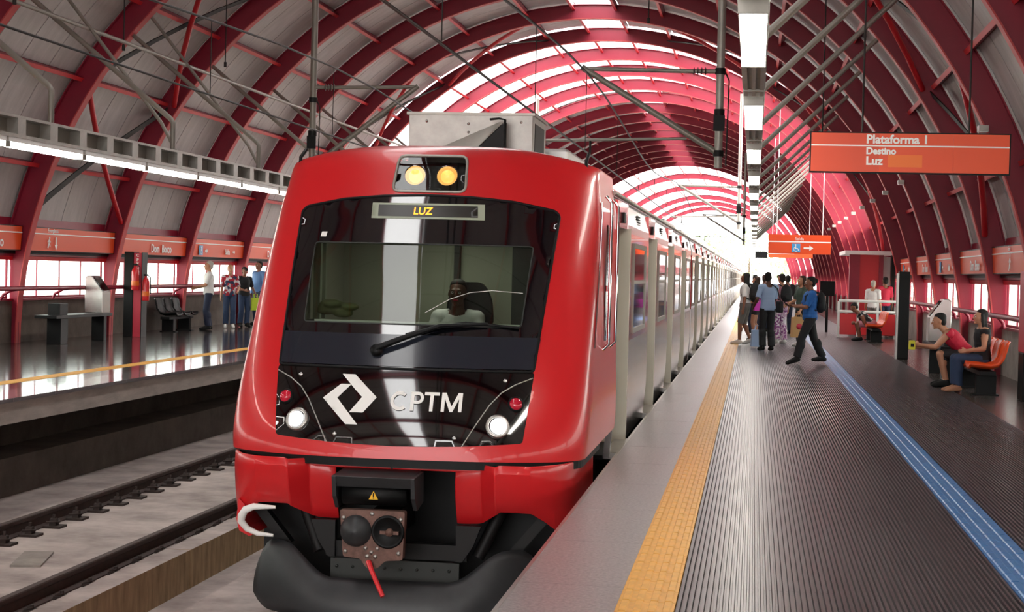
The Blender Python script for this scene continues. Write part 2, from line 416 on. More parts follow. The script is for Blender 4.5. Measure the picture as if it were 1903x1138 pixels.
for s, xb, DD in ((-1, -13.83, BL), (1, 4.13, BR)):
    ys = [y for y in RIBS if 5 < y < (60 if s < 0 else 50)]
    for y in ys:
        kind = [v for k, v in DD.items() if abs(k - y) < .2]; kind = kind[0] if kind else ''
        desc = {'stair': 'bearing a white letter', 'emerg': 'with escape pictogram and down arrow', 'emerg2': 'with white escape pictogram', 'name': 'lettered with the station name', 'exit': 'with wheelchair pictogram and exit lettering', '': 'with no lettering'}[kind]
        o = empty('band_sign', (xb, y, 0)); tag(o, 'orange band sign over the windows of the %s platform %s' % ('opposite' if s < 0 else 'boarding', desc), 'sign', 'orange band signs of the %s platform, %s' % ('opposite' if s < 0 else 'boarding', kind or 'plain'))
        lean = .03 * s
        pb = MB(); pb.prism([(lean, 1.775), (lean + s * .05, 1.775), (s * .05, 2.23), (0, 2.23)], 'y', .1, BAY - .1)
        pb.build('panel', 'orange', o)
        fr = MB(); fr.box(-s * .01 + lean, .09, 1.765, s * .05, BAY - .09, 1.78); fr.box(-s * .01, .09, 2.225, s * .05, BAY - .09, 2.24); fr.build('frame', 'black', o)
        MB().box(-s * .004, .1, 2.10, s * .02, BAY - .1, 2.122).build('white_line', 'white_paint', o)
        FM = (lambda Y, Z, q=0: face_px(.006, Y, Z)) if s < 0 else (lambda Y, Z: face_mx(-.006, Y, Z))
        z0 = 1.93
        ic = MB()
        if kind in ('name', 'stair'):
            yc = (2.9 if kind == 'name' else 3.2) if s < 0 else 2.2
            for wd, dy in (('Dom', -.44), ('Bosco', .34)): text('lettering', wd, .27, FM(yc - s * dy, 1.84), 'white_paint', o, .006)
        elif kind == 'emerg':
            runner(ic, FM(1.15, z0), .28); ic.build('pictogram', 'white_paint', o); ia = MB(); arrow(ia, FM(1.5, z0) @ Matrix.Rotation(R(-90), 4, 'Z'), .25); ia.build('arrow', 'white_paint', o)
            text('lettering', 'Emergência', .11, FM(1.35, 2.145), 'white_paint', o)
        elif kind == 'emerg2':
            runner(ic, FM(2.5, z0), .34); ic.build('pictogram', 'white_paint', o); text('lettering', 'Saída', .12, FM(2.6, 2.14), 'white_paint', o)
        elif kind == 'exit':
            ib = MB().box(-.012 if s > 0 else 0, .85 if s < 0 else 3.4, 1.82, .0 if s > 0 else .012, 1.13 if s < 0 else 3.68, 2.06); ib.build('pictogram_plate', 'icon_blue', o)
            wheelchair(ic, FM(.99 if s < 0 else 3.54, 1.94) @ Matrix.Translation((0, 0, .008)), .24); ic.build('pictogram', 'white_paint', o)
            for yy_, k_ in ((1.42 if s < 0 else 3.0, .22), (3.75 if s < 0 else 1.1, .2)): ia = MB(); arrow(ia, FM(yy_, z0), k_); ia.build('arrow', 'white_paint', o)
            text('lettering', 'Saída', .2, FM(3.2 if s < 0 else 1.8, 1.86), 'white_paint', o, .004)

# ---- floors
fl = struct(empty('floor'))
XE = -1.14
MB().box(XE + .02, YN, -1.6, 4.36, YE, -.03).build('platform_base', 'concrete', fl)
gm = MB().box(XE - .02, 0, -.03, -.617, 1.445, 0).mesh('slab', 'granite')
y = 4.43
while y < 150: inst('slab', gm, fl, (0, y, 0)); y += 1.45
MB().box(XE - .02, 150.2, -.03, -.617, YE, 0).build('slab', 'granite', fl)
MB().box(XE - .04, 0, -.035, XE - .018, YE, .004).build('edge_trim', 'steel', fl)
def mat_mesh(x0, x1, pitch, L):
    b = MB(); n = int(round((x1 - x0) / pitch)); p = (x1 - x0) / n; prof = []
    for i in range(n):
        x = x0 + i * p
        prof += [(x, -.02), (x + .24 * p, -.02), (x + .34 * p, 0.0), (x + .78 * p, 0.0), (x + .88 * p, -.02)]
    prof.append((x1, -.02)); vs = []
    for (x, z) in prof: vs += [(x, 0, z), (x, L, z)]
    b.add(vs, [(2 * i, 2 * i + 2, 2 * i + 3, 2 * i + 1) for i in range(len(prof) - 1)])
    b.box(x0, 0, -.03, x1, L, -.0205)
    return b.mesh('ridged_mat', 'rubber')
for (x0, x1) in ((-.335, 1.388), (1.65, 2.95)):
    mm = mat_mesh(x0, x1, .0288, 2.995); y = 3.0
    while y < 150: inst('ridged_mat', mm, fl, (0, y, 0)); y += 3.0
MB().box(2.95, YN, -.03, 4.36, YE, -.004).build('floor_tile', 'floor_dark', fl)
MB().box(-.617, YN, -.03, 2.95, 3.0, -.004).box(-.617, 150, -.03, 2.95, YE, -.004).build('floor_tile', 'floor_dark', fl)
def tact(w, L, m, n, hb):
    b = MB().box(0, .003, -.03, w, L - .003, -.002)
    for i in range(n):
        c = w * (i + .5) / n; k = w / n * .30
        b.prism([(c - k, -.002), (c + k, -.002), (c + k * .72, hb), (c - k * .72, hb)], 'y', .008, L - .008)
    return b.mesh('tactile_tile', m)
ym = tact(.28, .285, 'yellow_tile', 4, .006); bm2 = tact(.255, .25, 'blue_tile', 3, .004)
for (me, x, L, w, mt, n) in ((ym, -.617, .285, .28, 'yellow_tile', 4), (bm2, 1.39, .25, .255, 'blue_tile', 3)):
    y = 5.0; c = 0
    while y < 46: inst('tactile_tile', me, fl, (x, y, 0)); y += L; c += 1
    o = MB().box(x, y, -.03, x + w, YE, -.002)
    for i in range(n):
        cc = x + w * (i + .5) / n; k = w / n * .3
        o.prism([(cc - k, -.002), (cc + k, -.002), (cc + k * .72, .005), (cc - k * .72, .005)], 'y', y, YE)
    o = o.build('tactile_strip', mt, fl); o['kind'] = 'stuff'
# left platform
fl2 = struct(empty('floor_left'))
MB().box(-14.4, YN, -.30, -8.44, YE, -.05).box(-14.06, YN, -.05, -8.47, YE, -.02).build('platform_base', 'fascia', fl2)
MB().box(-14.06, YN, -.02, -9.68, YE, 0).build('floor_tile', 'floor_left', fl2)
MB().box(-9.42, YN, -.02, -9.0, YE, 0).build('floor_tile', 'floor_left', fl2)
MB().box(-9.68, YN, -.02, -9.42, YE, .003).build('tactile_strip', 'yellow_tile', fl2)
lg = MB().box(-9.0, 0, -.045, -8.40, 1.19, 0.002).mesh('slab', 'granite_edge')
y = 8.0
while y < 90: inst('slab', lg, fl2, (0, y, 0)); y += 1.2
MB().box(-9.0, 90, -.02, -8.4, YE, .002).build('slab', 'granite_edge', fl2)
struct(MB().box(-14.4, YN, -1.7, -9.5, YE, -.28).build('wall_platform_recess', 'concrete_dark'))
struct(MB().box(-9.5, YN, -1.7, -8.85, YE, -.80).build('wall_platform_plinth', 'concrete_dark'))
# ---- track bed
struct(MB().box(-8.85, YN, -1.9, -5.68, YE, -1.27).build('floor_track_slab', 'ballast_slab'))
kb = struct(empty('floor_kerb'))
km = MB().box(-5.70, 0, -1.75, -5.45, 7.18, -1.235).mesh('kerb_block', ['stain', 'ballast_slab'])
for p in km.polygons:
    if p.normal.z > .5: p.material_index = 1
y = 2.0
while y < 120: inst('kerb_block', km, kb, (0, y, 0)); y += 7.2
struct(MB().box(-5.47, YN, -2.0, XE + .03, YE, -1.62).build('floor_drain', 'ballast_slab'))
struct(MB().box(-4.6, YN, -1.62, -1.6, YE, -1.27).build('floor_train_slab', 'ballast_slab'))
RP = [(-.07, 0), (.07, 0), (.07, .012), (.018, .03), (.014, .105), (.036, .12), (.036, .155), (.03, .165), (-.03, .165), (-.036, .155), (-.036, .12), (-.014, .105), (-.018, .03), (-.07, .012)]
rm = MB().prism(RP, 'y', YN, YE + 60).mesh('rail', ['rail_rust', 'rail_head'])
for p in rm.polygons:
    if p.normal.z > .9 and p.center.z > .15: p.material_index = 1
for x, l in ((-7.53, 'outer running rail of the empty track beside the opposite platform'), (-5.86, 'running rail of the empty track along the stained concrete kerb'), (-3.47, 'running rail under the far side of the red train'), (-1.84, 'running rail under the train beside the granite platform edge')):
    o = inst('rail', rm, None, (x, 0, -1.27)); tag(o, l, 'rail')
fa = MB(); fa.box(-.02, -.10, 0, .17, .10, .025); fa.prism([(-.055, .02), (.06, .02), (.02, .10), (-.025, .10)], 'x', .03, .10)
fa.path([(.065, 0, .08), (.065, 0, .14)], [.022, .018], 8); fa.path([(.0, -.05, .06), (.09, -.07, .07), (.12, 0, .06), (.09, .07, .07), (.0, .05, .06)], .012, 6)
fam = fa.mesh('rail_fastener', 'fastener')
fb = MB(); fb.box(.0, -.07, 0, .10, .07, .03); fb.path([(.05, 0, .03), (.05, 0, .07)], .018, 8); fb.path([(0, -.03, .03), (.06, -.03, .045), (.06, .03, .045), (0, .03, .03)], .01, 6)
fbm = fb.mesh('rail_fastener', 'fastener')
for i in range(34):
    o = inst('rail_fastener', fam, None, (-7.435, 15.1 + .62 * i, -1.27)); tag(o, 'dark iron rail clip on its base plate along the far rail', 'rail clip', 'clips of the far rail')
    if i < 26:
        o = inst('rail_fastener', fbm, None, (-5.785, 11.4 + .62 * i, -1.27)); tag(o, 'small dark iron clip beside the rail next to the kerb', 'rail clip', 'clips of the kerb-side rail')
pl = MB().box(-.14, -.4, 0, .14, .4, .02).build('loose_plate', 'concrete'); pl.location = (-6.75, 15.6, -1.27); pl.rotation_euler = (0, 0, .25); tag(pl, 'small loose board lying on the track slab between the rails', 'board')
# ================================================================== the train
XT = -2.66
VT = [-.6, .15, .3, .55, .83, 1.5, 2.1, 2.3, 2.45, 2.56, 2.66, 2.80, 3.0, 4.4]
ZT = [-.6, .15, .3, .55, .83, 1.5, 2.1, 2.3, 2.45, 2.55, 2.61, 2.645, 2.66, 2.66]
YT = [12.72, 12.68, 12.70, 12.80, 12.95, 13.38, 13.80, 13.92, 14.01, 14.09, 14.18, 14.35, 14.6, 16.0]
DT = [0, 0, 0, 0, 0, 0, 0, 0, .02, .06, .12, .22, .28, .30]
WT = [1.36, 1.40, 1.41, 1.41, 1.40, 1.385, 1.365, 1.34, 1.33, 1.325, 1.32, 1.315, 1.31, 1.31]
YB = 16.05; NP_ = 3.0; ND = .50
def lerp_t(x, xs, ys):
    if x <= xs[0]: return ys[0]
    for i in range(len(xs) - 1):
        if x <= xs[i + 1]:
            t = (x - xs[i]) / (xs[i + 1] - xs[i])
            # smooth (cardinal) interpolation
            def sl(k):
                if k <= 0 or k >= len(xs) - 1: return (ys[min(k + 1, len(xs) - 1)] - ys[max(k - 1, 0)]) / max(1e-6, xs[min(k + 1, len(xs) - 1)] - xs[max(k - 1, 0)])
                return (ys[k + 1] - ys[k - 1]) / (xs[k + 1] - xs[k - 1])
            h = xs[i + 1] - xs[i]; m0 = sl(i) * h; m1 = sl(i + 1) * h
            return (2*t**3-3*t**2+1)*ys[i] + (t**3-2*t**2+t)*m0 + (-2*t**3+3*t**2)*ys[i+1] + (t**3-t**2)*m1
    return ys[-1]
def S(q, v):
    """nose surface: q across (-1..1 the rounded front, beyond that the cab side), v up the front and over the roof"""
    z = lerp_t(v, VT, ZT); y = lerp_t(v, VT, YT); d = lerp_t(v, VT, DT); w = lerp_t(v, VT, WT)
    a = min(abs(q), 1) * math.pi / 2; st = math.sin(a); ct = max(0, math.cos(a))
    t = st ** (2 / NP_); ye = y + ND * (1 - ct ** (2 / NP_)) + .15 * t * t
    if abs(q) > 1: ye = ye + (YB - ye) * min(1, (abs(q) - 1) / .6) if ye < YB else YB
    ye = min(ye, YB)
    return Vector((math.copysign(t * w, q), ye, z - d * t ** 4))
def uz(u, z):
    """front coordinates (metres across, metres up) to surface parameters"""
    v = z if z <= 2.45 else 2.45 + (z - 2.45) * 1.1
    w = lerp_t(v, VT, WT); t = min(1, abs(u) / w)
    return math.copysign(math.asin(t ** (NP_ / 2)) / (math.pi / 2), u), v
def SN(q, v, off=0.):
    p = S(q, v)
    if off:
        e = .004; n = (S(q + e, v) - S(q - e, v)).cross(S(q, v + e) - S(q, v - e))
        p = p + n.normalized() * off
    return p
def front(u, z, off=0.): return SN(*uz(u, z), off) + Vector((XT, 0, 0))
def inpoly(p, poly):
    c = False; j = len(poly) - 1
    for i in range(len(poly)):
        if (poly[i][1] > p[1]) != (poly[j][1] > p[1]) and p[0] < (poly[j][0] - poly[i][0]) * (p[1] - poly[i][1]) / (poly[j][1] - poly[i][1]) + poly[i][0]: c = not c
        j = i
    return c
def dens(poly, step):
    o = []
    for a, b in zip(poly, poly[1:] + poly[:1]):
        n = max(1, int(math.ceil(math.hypot(b[0] - a[0], b[1] - a[1]) / step)))
        o += [(a[0] + (b[0] - a[0]) * i / n, a[1] + (b[1] - a[1]) * i / n) for i in range(n)]
    return o
def rounded(poly, r, n=4):
    o = []; N = len(poly)
    for i in range(N):
        p = Vector(poly[i]); a = (Vector(poly[i - 1]) - p); b = (Vector(poly[(i + 1) % N]) - p)
        rr = min(r, a.length * .45, b.length * .45); a = p + a.normalized() * rr; b = p + b.normalized() * rr
        for k in range(n + 1):
            t = k / n; o.append(tuple(a * (1 - t) ** 2 + p * 2 * t * (1 - t) + b * t * t))
    return o
def patch(mb, outer, holes, fn, step, gstep=None, mi=0, grid=None):
    """triangulated patch of a 2-D outline (with holes) carried onto a surface fn(a, b) -> point"""
    pts = []; edges = []
    for lp in [outer] + holes:
        d = dens(lp, step); o = len(pts); pts += d; edges += [(o + i, o + (i + 1) % len(d)) for i in range(len(d))]
    xs = [p[0] for p in outer]; zs = [p[1] for p in outer]; gs = gstep or step
    nx = int((max(xs) - min(xs)) / gs) + 1; nz = int((max(zs) - min(zs)) / gs) + 1
    B = list(pts)
    for i in range(nx + 1):
        for j in range(nz + 1):
            p = (min(xs) + (max(xs) - min(xs)) * i / nx, min(zs) + (max(zs) - min(zs)) * j / nz)
            if inpoly(p, outer) and not any(inpoly(p, h) for h in holes) and all(abs(p[0] - b[0]) + abs(p[1] - b[1]) > gs * .45 for b in B): pts.append(p)
    r = delaunay_2d_cdt([Vector(p) for p in pts], edges, [], 0, 1e-6)
    fs = []
    for f in r[2]:
        c = [sum(r[0][i][k] for i in f) / len(f) for k in (0, 1)]
        if inpoly(c, outer) and not any(inpoly(c, h) for h in holes): fs.append(tuple(f))
    mb.add([fn(p[0], p[1]) for p in r[0]], fs, mi, True)
    return mb
train = empty('lead_rail_car', (0, 0, 0)); tag(train, 'red-nosed lead commuter rail car with black windscreen mask and white operator lettering', 'train')
WS = rounded([(-1.035, 2.10), (-.70, 2.165), (-.35, 2.195), (0, 2.205), (.35, 2.195), (.70, 2.165), (1.035, 2.10), (1.075, 2.06), (1.0, .83), (-1.0, .83), (-1.075, 2.06)], .03)
CLR = rounded([(-.89, 1.80), (.90, 1.80), (.875, 1.165), (-.855, 1.165)], .03)
HLP = rounded([(-.285, 2.54), (.285, 2.54), (.305, 2.235), (-.305, 2.235)], .06)
BLK = rounded([(-1.01, .826), (1.01, .826), (.965, .305), (.5, .275), (0, .262), (-.5, .275), (-.945, .305)], .025)
toQ = lambda P: [uz(u, z) for u, z in P]
mb = MB()
patch(mb, [(-1.6, .165), (1.6, .165), (1.6, 4.4), (-1.6, 4.4)], [toQ(WS), toQ(HLP), toQ(BLK)], lambda a, b: SN(a, b) + Vector((XT, 0, 0)), .07, .06)
mb.build('nose_shell', 'red_paint', train)
# windscreen: black mask round the clear glass, lower slate panel
mb = MB(); patch(mb, WS, [CLR], lambda a, b: front(a, b, .004), .06, .07)
sh = mb.build('windscreen_mask', ['black_mask'], train)
low = [(-1.005, .845), (1.005, .845), (1.03, 1.085), (-1.012, 1.085)]
mb = MB(); patch(mb, rounded(low, .015), [], lambda a, b: front(a, b, .009), .06, .07); mb.build('windscreen_lower_panel', 'navy_gloss', train)
mb = MB(); patch(mb, CLR, [], lambda a, b: front(a, b, -.002), .06, .07); mb.build('windscreen_glass', 'cab_glass', train)
def bead(name, pts, r, m, off=.006, parent=train, closed=False):
    P = [front(u, z, off) for u, z in (dens(pts, .05) if closed else [q for a, b in zip(pts[:-1], pts[1:]) for q in dens([a, b], .05)[: max(1, int(math.ceil(math.hypot(b[0]-a[0], b[1]-a[1]) / .05)))]] + [pts[-1]])]
    if closed: P.append(P[0])
    return MB().path(P, r, 6).build(name, m, parent)
bead('windscreen_seal', WS, .012, 'black', .004, closed=True)
bead('glass_frame', CLR, .006, 'cab_dark', .004, closed=True)
bead('headlamp_seal', HLP, .012, 'galvanised', .004, closed=True)
mb = MB(); patch(mb, BLK, [], lambda a, b: front(a, b, .003), .06, .07); mb.build('lower_mask', 'black_gloss', train)
for s in (1, -1):
    bead('panel_groove', [(s * 1.0, .785), (s * .88, .735), (s * .78, .672), (s * .70, .58), (s * .62, .45), (s * .52, .275)], .005, 'steel', .005)
    for (u, z) in ((.80, .762), (.46, .335)):
        p = front(s * u, z, .004); MB().lathe([(0, .006), (.014, .005), (.016, 0)], p, (0, -1, .2), 10).build('bolt', 'chrome', train)
# crack line across the glass
bead('glass_crack', [(.12, 1.26), (.30, 1.37), (.45, 1.425), (.62, 1.445), (.86, 1.43)], .0022, 'white_paint', .002)
# top headlamp cluster
mb = MB(); patch(mb, HLP, [], lambda a, b: front(a, b, -.07), .05, .06); hb = mb.build('headlamp_housing', 'black', train)
mb = MB(); patch(mb, HLP, [], lambda a, b: front(a, b, .0), .05, .06); mb.build('headlamp_cover', 'clear_glass', train)
for u in (-.135, .135):
    c = front(u, 2.385, -.045); ax = Vector((0, -1, .35))
    l = MB().lathe([(.085, .035), (.075, .02), (.05, .0), (.0, -.01)], c, ax, 20).lathe([(.088, .03), (.094, .036), (.088, .04)], c, ax, 20).build('headlamp_reflector', 'chrome', train)
    MB().ball(c + ax.normalized() * .014, (.058, .03, .058), 14).build('headlamp_bulb', 'lamp_amber', l)
# marker lamps and lower headlamps
for s in (1, -1):
    c = front(s * .893, .590, .004); n = (front(s * .893, .590, .02) - front(s * .893, .590, 0)).normalized()
    l = MB().lathe([(.062, 0), (.062, .012), (.05, .018)], c, n, 20).build('marker_ring', 'black', train)
    MB().lathe([(.05, .012), (.042, .03), (.02, .04), (0, .043)], c, n, 20).build('marker_lens', 'marker_red', l)
    c = front(s * .775, .427, .004); n = (front(s * .775, .427, .02) - front(s * .775, .427, 0)).normalized()
    l = MB().lathe([(.092, 0), (.092, .014), (.078, .022), (.068, .012)], c, n, 24).build('headlamp_ring', 'steel', train)
    MB().lathe([(.062, .014), (.05, .024), (0, .028)], c + Vector((s * .004, 0, 0)), n, 20).build('headlamp_lens', 'lamp_white', l)
# operator emblem and lettering
em = MB()
A = [(-.455, .776), (-.352, .776), (-.160, .612), (-.255, .497), (-.362, .497), (-.275, .611), (-.345, .672)]
B2 = [(-.585, .594), (-.455, .702), (-.372, .702), (-.47, .598), (-.395, .52), (-.287, .408), (-.382, .408)]
for poly in (A, B2): patch(em, poly, [], lambda a, b: front(a, b, .011), .04, .05)
em.build('emblem', 'white_paint', train)
lt = []
def ring(cx, cz, ro, ri, a0, a1, n=16, ex=1.):
    o = [(cx + ro * ex * math.cos(R(a0 + (a1 - a0) * i / n)), cz + ro * math.sin(R(a0 + (a1 - a0) * i / n))) for i in range(n + 1)]
    return o + [(cx + ri * ex * math.cos(R(a1 + (a0 - a1) * i / n)), cz + ri * math.sin(R(a1 + (a0 - a1) * i / n))) for i in range(n + 1)]
zb, zt, hh = .523, .663, .14
lt.append((ring(.020, zb + .07, .071, .046, 48, 312, 18), []))
lt.append(([(.105, zb), (.131, zb), (.131, zb + .052), (.160, zb + .052)] + [(.160 + .044 * math.cos(R(q)), zb + .096 + .044 * math.sin(R(q))) for q in range(-75, 91, 15)] + [(.105, zt)], [[(.131, zb + .074), (.158, zb + .074)] + [(.158 + .022 * math.cos(R(q)), zb + .096 + .022 * math.sin(R(q))) for q in range(-60, 91, 30)] + [(.131, zb + .118)]]))
lt.append(([(.252, zb), (.278, zb), (.278, zt - .023), (.322, zt - .023), (.322, zt), (.208, zt), (.208, zt - .023), (.252, zt - .023)], []))
lt.append(([(.340, zb), (.365, zb), (.365, zb + .095), (.408, zb), (.428, zb), (.471, zb + .095), (.471, zb), (.496, zb), (.496, zt), (.464, zt), (.418, zb + .04), (.372, zt), (.340, zt)], []))
for o_, h_ in lt:
    g_ = MB(); patch(g_, o_, h_, lambda a, b: front(a, b, .011), .03, .04); q_ = g_.build('operator_letter', 'white_paint', train); q_.data.polygons.foreach_set('use_smooth', [False] * len(q_.data.polygons))
# destination display behind the mask
dsp = MB(); patch(dsp, [(-.455, 2.135), (.475, 2.135), (.49, 2.005), (-.445, 2.005)], [], lambda a, b: front(a, b, .006), .06, .07); dd = dsp.build('destination_display', 'display_frame', train)
d2 = MB(); patch(d2, [(-.40, 2.118), (.42, 2.118), (.433, 2.022), (-.39, 2.022)], [], lambda a, b: front(a, b, .0085), .06, .07); d2.build('display_screen', 'display_dark', dd)
tm = text_mesh('LUZ', .085, .001, 'LEFT', 0.)
bmt = bmesh.new(); bmt.from_mesh(tm); bmesh.ops.triangulate(bmt, faces=bmt.faces)
for v in bmt.verts: v.co = front(-.10 + v.co.x, 2.04 + v.co.y, .0105)
bmt.to_mesh(tm); bmt.free(); tm.materials.clear(); tm.materials.append(MATS['led_orange']); inst('display_lettering', tm, dd)
st_ = MB(); patch(st_, [(-.85, 1.885), (-.80, 1.885), (-.805, 1.845), (-.855, 1.845)], [], lambda a, b: front(a, b, .008), .03); st_.build('sticker', 'white_paint', train)
# wiper
wp = MB(); a = front(-.21, .955, .02); pts = [front(-.21, .955, .05), front(-.02, 1.03, .06), front(.26, 1.14, .05), front(.62, 1.17, .035)]
wp.path(pts, [.026, .022, .016, .012], 8); wp.path([front(.0, 1.075, .03), front(.2, 1.135, .03), front(.45, 1.18, .025), front(.86, 1.15, .025)], .011, 6)
wp.lathe([(.05, -.01), (.05, .04), (.03, .06), (0, .062)], front(-.21, .955, .0), (0, -1, .6), 14); wp.build('wiper', 'black', train)
# roof corner brackets
for s in (1, -1):
    p = S(s * .72, 2.66) + Vector((XT, 0, 0)); MB().path([p + Vector((0, -.10, -.08)), p + Vector((0, -.08, .02)), p + Vector((0, .10, .10))], .016, 6).build('roof_bracket', 'dark_steel', train)
# seam and bumper skirt
seam = MB()
cols = []
for i in range(41):
    q = -1.3 + 2.6 * i / 40; cols.append(SN(q, .16, -.015) + Vector((XT, 0, 0)))
vs = []
for c in cols: vs += [(c.x, c.y, .185), (c.x, c.y, .10)]
seam.add(vs, [(2 * i, 2 * i + 1, 2 * i + 3, 2 * i + 2) for i in range(40)]); seam.build('seam', 'black', train)
def skirt(s):
    # plan stations from the coupler opening outwards: (u, y, z_top, z_bottom)
    C = [(.46, 12.80, .075, -.34), (.52, 12.79, .12, -.34), (.62, 12.785, .135, -.335), (.665, 12.78, .14, -.325), (.79, 12.60, .145, -.235), (.82, 12.60, .157, -.215), (.93, 12.61, .157, -.215), (1.05, 12.63, .157, -.22), (1.06, 12.635, .157, -.225), (1.14, 12.70, .157, -.28), (1.22, 12.78, .157, -.35), (1.29, 12.90, .157, -.40), (1.33, 13.05, .157, -.44), (1.345, 13.25, .157, -.46), (1.35, 13.8, .157, -.46), (1.36, 14.4, .157, -.42)]
    b = MB(); vs = []; n = len(C)
    NZ = 6
    for (u, y, zt, zb) in C:
        for j in range(NZ + 1):
            t = j / NZ; e = .018 * (1 if j == 0 else 0); vs.append((XT + s * u, y + e + .15 * t * t, zt + (zb - zt) * t))
    fs = []
    for i in range(n - 1):
        for j in range(NZ):
            a = i * (NZ + 1) + j; f = (a, a + 1, a + NZ + 2, a + NZ + 1); fs.append(f if s > 0 else f[::-1])
    b.add(vs, fs, 0, True)
    o = b.build('skirt_panel', 'red_paint', train); o.data.set_sharp_from_angle(angle=R(20)); md = o.modifiers.new('s', 'SOLIDIFY'); md.thickness = .03; md.offset = -1
    md = o.modifiers.new('b', 'BEVEL'); md.width = .008; md.segments = 2; md.limit_method = 'ANGLE'; md.angle_limit = R(35)
    return C
CS = skirt(1); skirt(-1)
# white lining on the wheel cut-out at the far corner
ed = MB(); P = [(XT - u, y + .06, zb + .0) for (u, y, zt, zb) in CS[6:14]]; P2 = [(x, y - .03, z - .02) for (x, y, z) in P]
ed.path([(-3.56, 12.70, -.238), (-3.73, 12.70, -.24), (-3.80, 12.71, -.27), (-3.835, 12.74, -.32), (-3.845, 12.76, -.366), (-3.81, 12.80, -.426), (-3.72, 12.80, -.462), (-3.60, 12.80, -.47)], [.012, .026, .03, .032, .03, .026, .02, .012], 8)
ed.build('cutout_lining', 'white_paint', train)
rg = MB(); rg.prism([(-3.89, -.20), (-3.84, -.25), (-3.86, -.36), (-3.84, -.43), (-3.76, -.47), (-3.80, -.49), (-3.88, -.45), (-3.905, -.36)], 'y', 12.83, 13.3); rg.build('cutout_lip', 'red_paint', train)
# upper lip over the coupler opening
lip = MB(); lip.prism([(12.79, .075), (12.79, .135), (12.83, .150), (12.90, .150), (12.90, .075)], 'x', XT - .66, XT + .66); lip.build('opening_lip', 'red_paint', train, bev=.01)
MB().box(XT - .03, 12.775, .08, XT - .015, 12.80, .14).build('lip_groove', 'black', train)
# dark coupler pocket
pk = MB(); pk.box(XT - 1.2, 13.45, -.9, XT + 1.2, 13.5, .15); pk.box(XT - .56, 12.92, -.30, XT - .53, 13.45, .1); pk.box(XT + .53, 12.92, -.30, XT + .56, 13.45, .1); pk.box(XT - .7, 12.9, .12, XT + .7, 13.45, .15)
pk.box(XT - 1.3, 12.95, -.03, XT - .6, 13.45, .12); pk.box(XT + .6, 12.95, -.03, XT + 1.3, 13.45, .12)
pk.build('coupler_pocket', 'black', train)
br = MB()
for s in (1, -1):
    br.prism([(XT + s * .47, -.34), (XT + s * .66, -.34), (XT + s * .60, -.50), (XT + s * .52, -.62), (XT + s * .47, -.62)], 'y', 12.86, 12.93)
    br.prism([(XT + s * 1.1, -.25), (XT + s * 1.2, -.25), (XT + s * .95, -.55), (XT + s * .85, -.55)], 'y', 13.0, 13.1)
    br.path([(XT + s * .8, 13.1, -.2), (XT + s * .62, 13.0, -.6)], .05, 8)
br.box(XT - .55, 12.90, -.62, XT + .55, 13.0, -.50)
br.build('underframe', 'dark_steel', train)
ub = MB(); ub.box(XT - .5, 12.86, -.86, XT + .5, 12.9, -.63)
for i in range(8): ub.lathe([(.012, .0), (.012, .012), (0, .014)], (XT - .45 + .125 * i, 12.86, -.69), (0, -1, 0), 8)
ub.build('cross_beam', 'cab_dark', train)
# coupler
cp = MB(); cp.prism([(12.42, .055), (12.80, .075), (12.80, .02), (12.47, -.03)], 'x', XT - .39, XT + .20); 
for x in (XT - .40, XT + .195):
    cp.prism([(12.42, .055), (12.80, .07), (12.80, -.16), (12.56, -.20), (12.46, -.10)], 'x', x, x + .03)
cp.build('coupler_hood', 'plow', train, bev=.006)
MB().lathe([(0, 0), (.085, 0), (.085, .49), (0, .49)], (XT - .335, 12.56, -.085), (1, 0, 0), 20).build('coupler_roller', 'black', train)
wt = MB(); wt.prism([(XT - .125, -.115), (XT - .055, -.115), (XT - .09, -.052)], 'y', 12.465, 12.475); wt.build('warning_triangle', 'warning_yellow', train)
MB().box(XT - .094, 12.461, -.094, XT - .086, 12.466, -.066).box(XT - .094, 12.461, -.108, XT - .086, 12.466, -.10).build('warning_mark', 'black', train)
MB().box(XT - .18, 12.6, -.42, XT + .04, 13.45, -.24).build('coupler_shank', 'dark_steel', train)
pt = MB(); pt.prism(rounded([(XT - .33, -.19), (XT + .16, -.19), (XT + .15, -.55), (XT + .02, -.56), (XT - .04, -.62), (XT - .12, -.62), (XT - .17, -.55), (XT - .30, -.54)], .02), 'y', 12.42, 12.50)
pl_ = pt.build('coupler_plate', 'rust_plate', train, bev=.005)
MB().lathe([(.118, 0), (.118, .012), (.08, .05), (.03, .085), (0, .09)], (XT - .205, 12.42, -.345), (0, -1, 0), 24).build('coupler_cone', 'plow', pl_)
MB().lathe([(.125, .002), (.122, .012), (.106, .014), (.10, .005), (0, .004)], (XT + .035, 12.42, -.345), (0, -1, 0), 24).build('coupler_socket', 'black', pl_)
kn = MB().box(XT - .02, 12.395, -.36, XT + .12, 12.415, -.335); kn.lathe([(.03, 0), (.03, .03), (0, .035)], (XT + .05, 12.42, -.345), (0, -1, 0), 12); kn.build('coupler_latch', 'rust_plate', pl_)
for (u, z) in ((-.085, -.215), (-.085, -.50), (-.115, -.53), (-.055, -.53), (-.30, -.25), (.13, -.25), (-.28, -.50), (.12, -.5), (-.13, -.47), (-.04, -.47)):
    MB().lathe([(.016, 0), (.016, .01), (0, .012)], (XT + u, 12.42, z), (0, -1, 0), 8).build('bolt', 'steel', pl_)
lv = MB().path([(XT - .10, 12.40, -.57), (XT - .06, 12.33, -.62), (XT + .045, 12.25, -.79)], [.022, .018, .018], 10); lv.build('uncoupling_lever', 'fire_red', train)
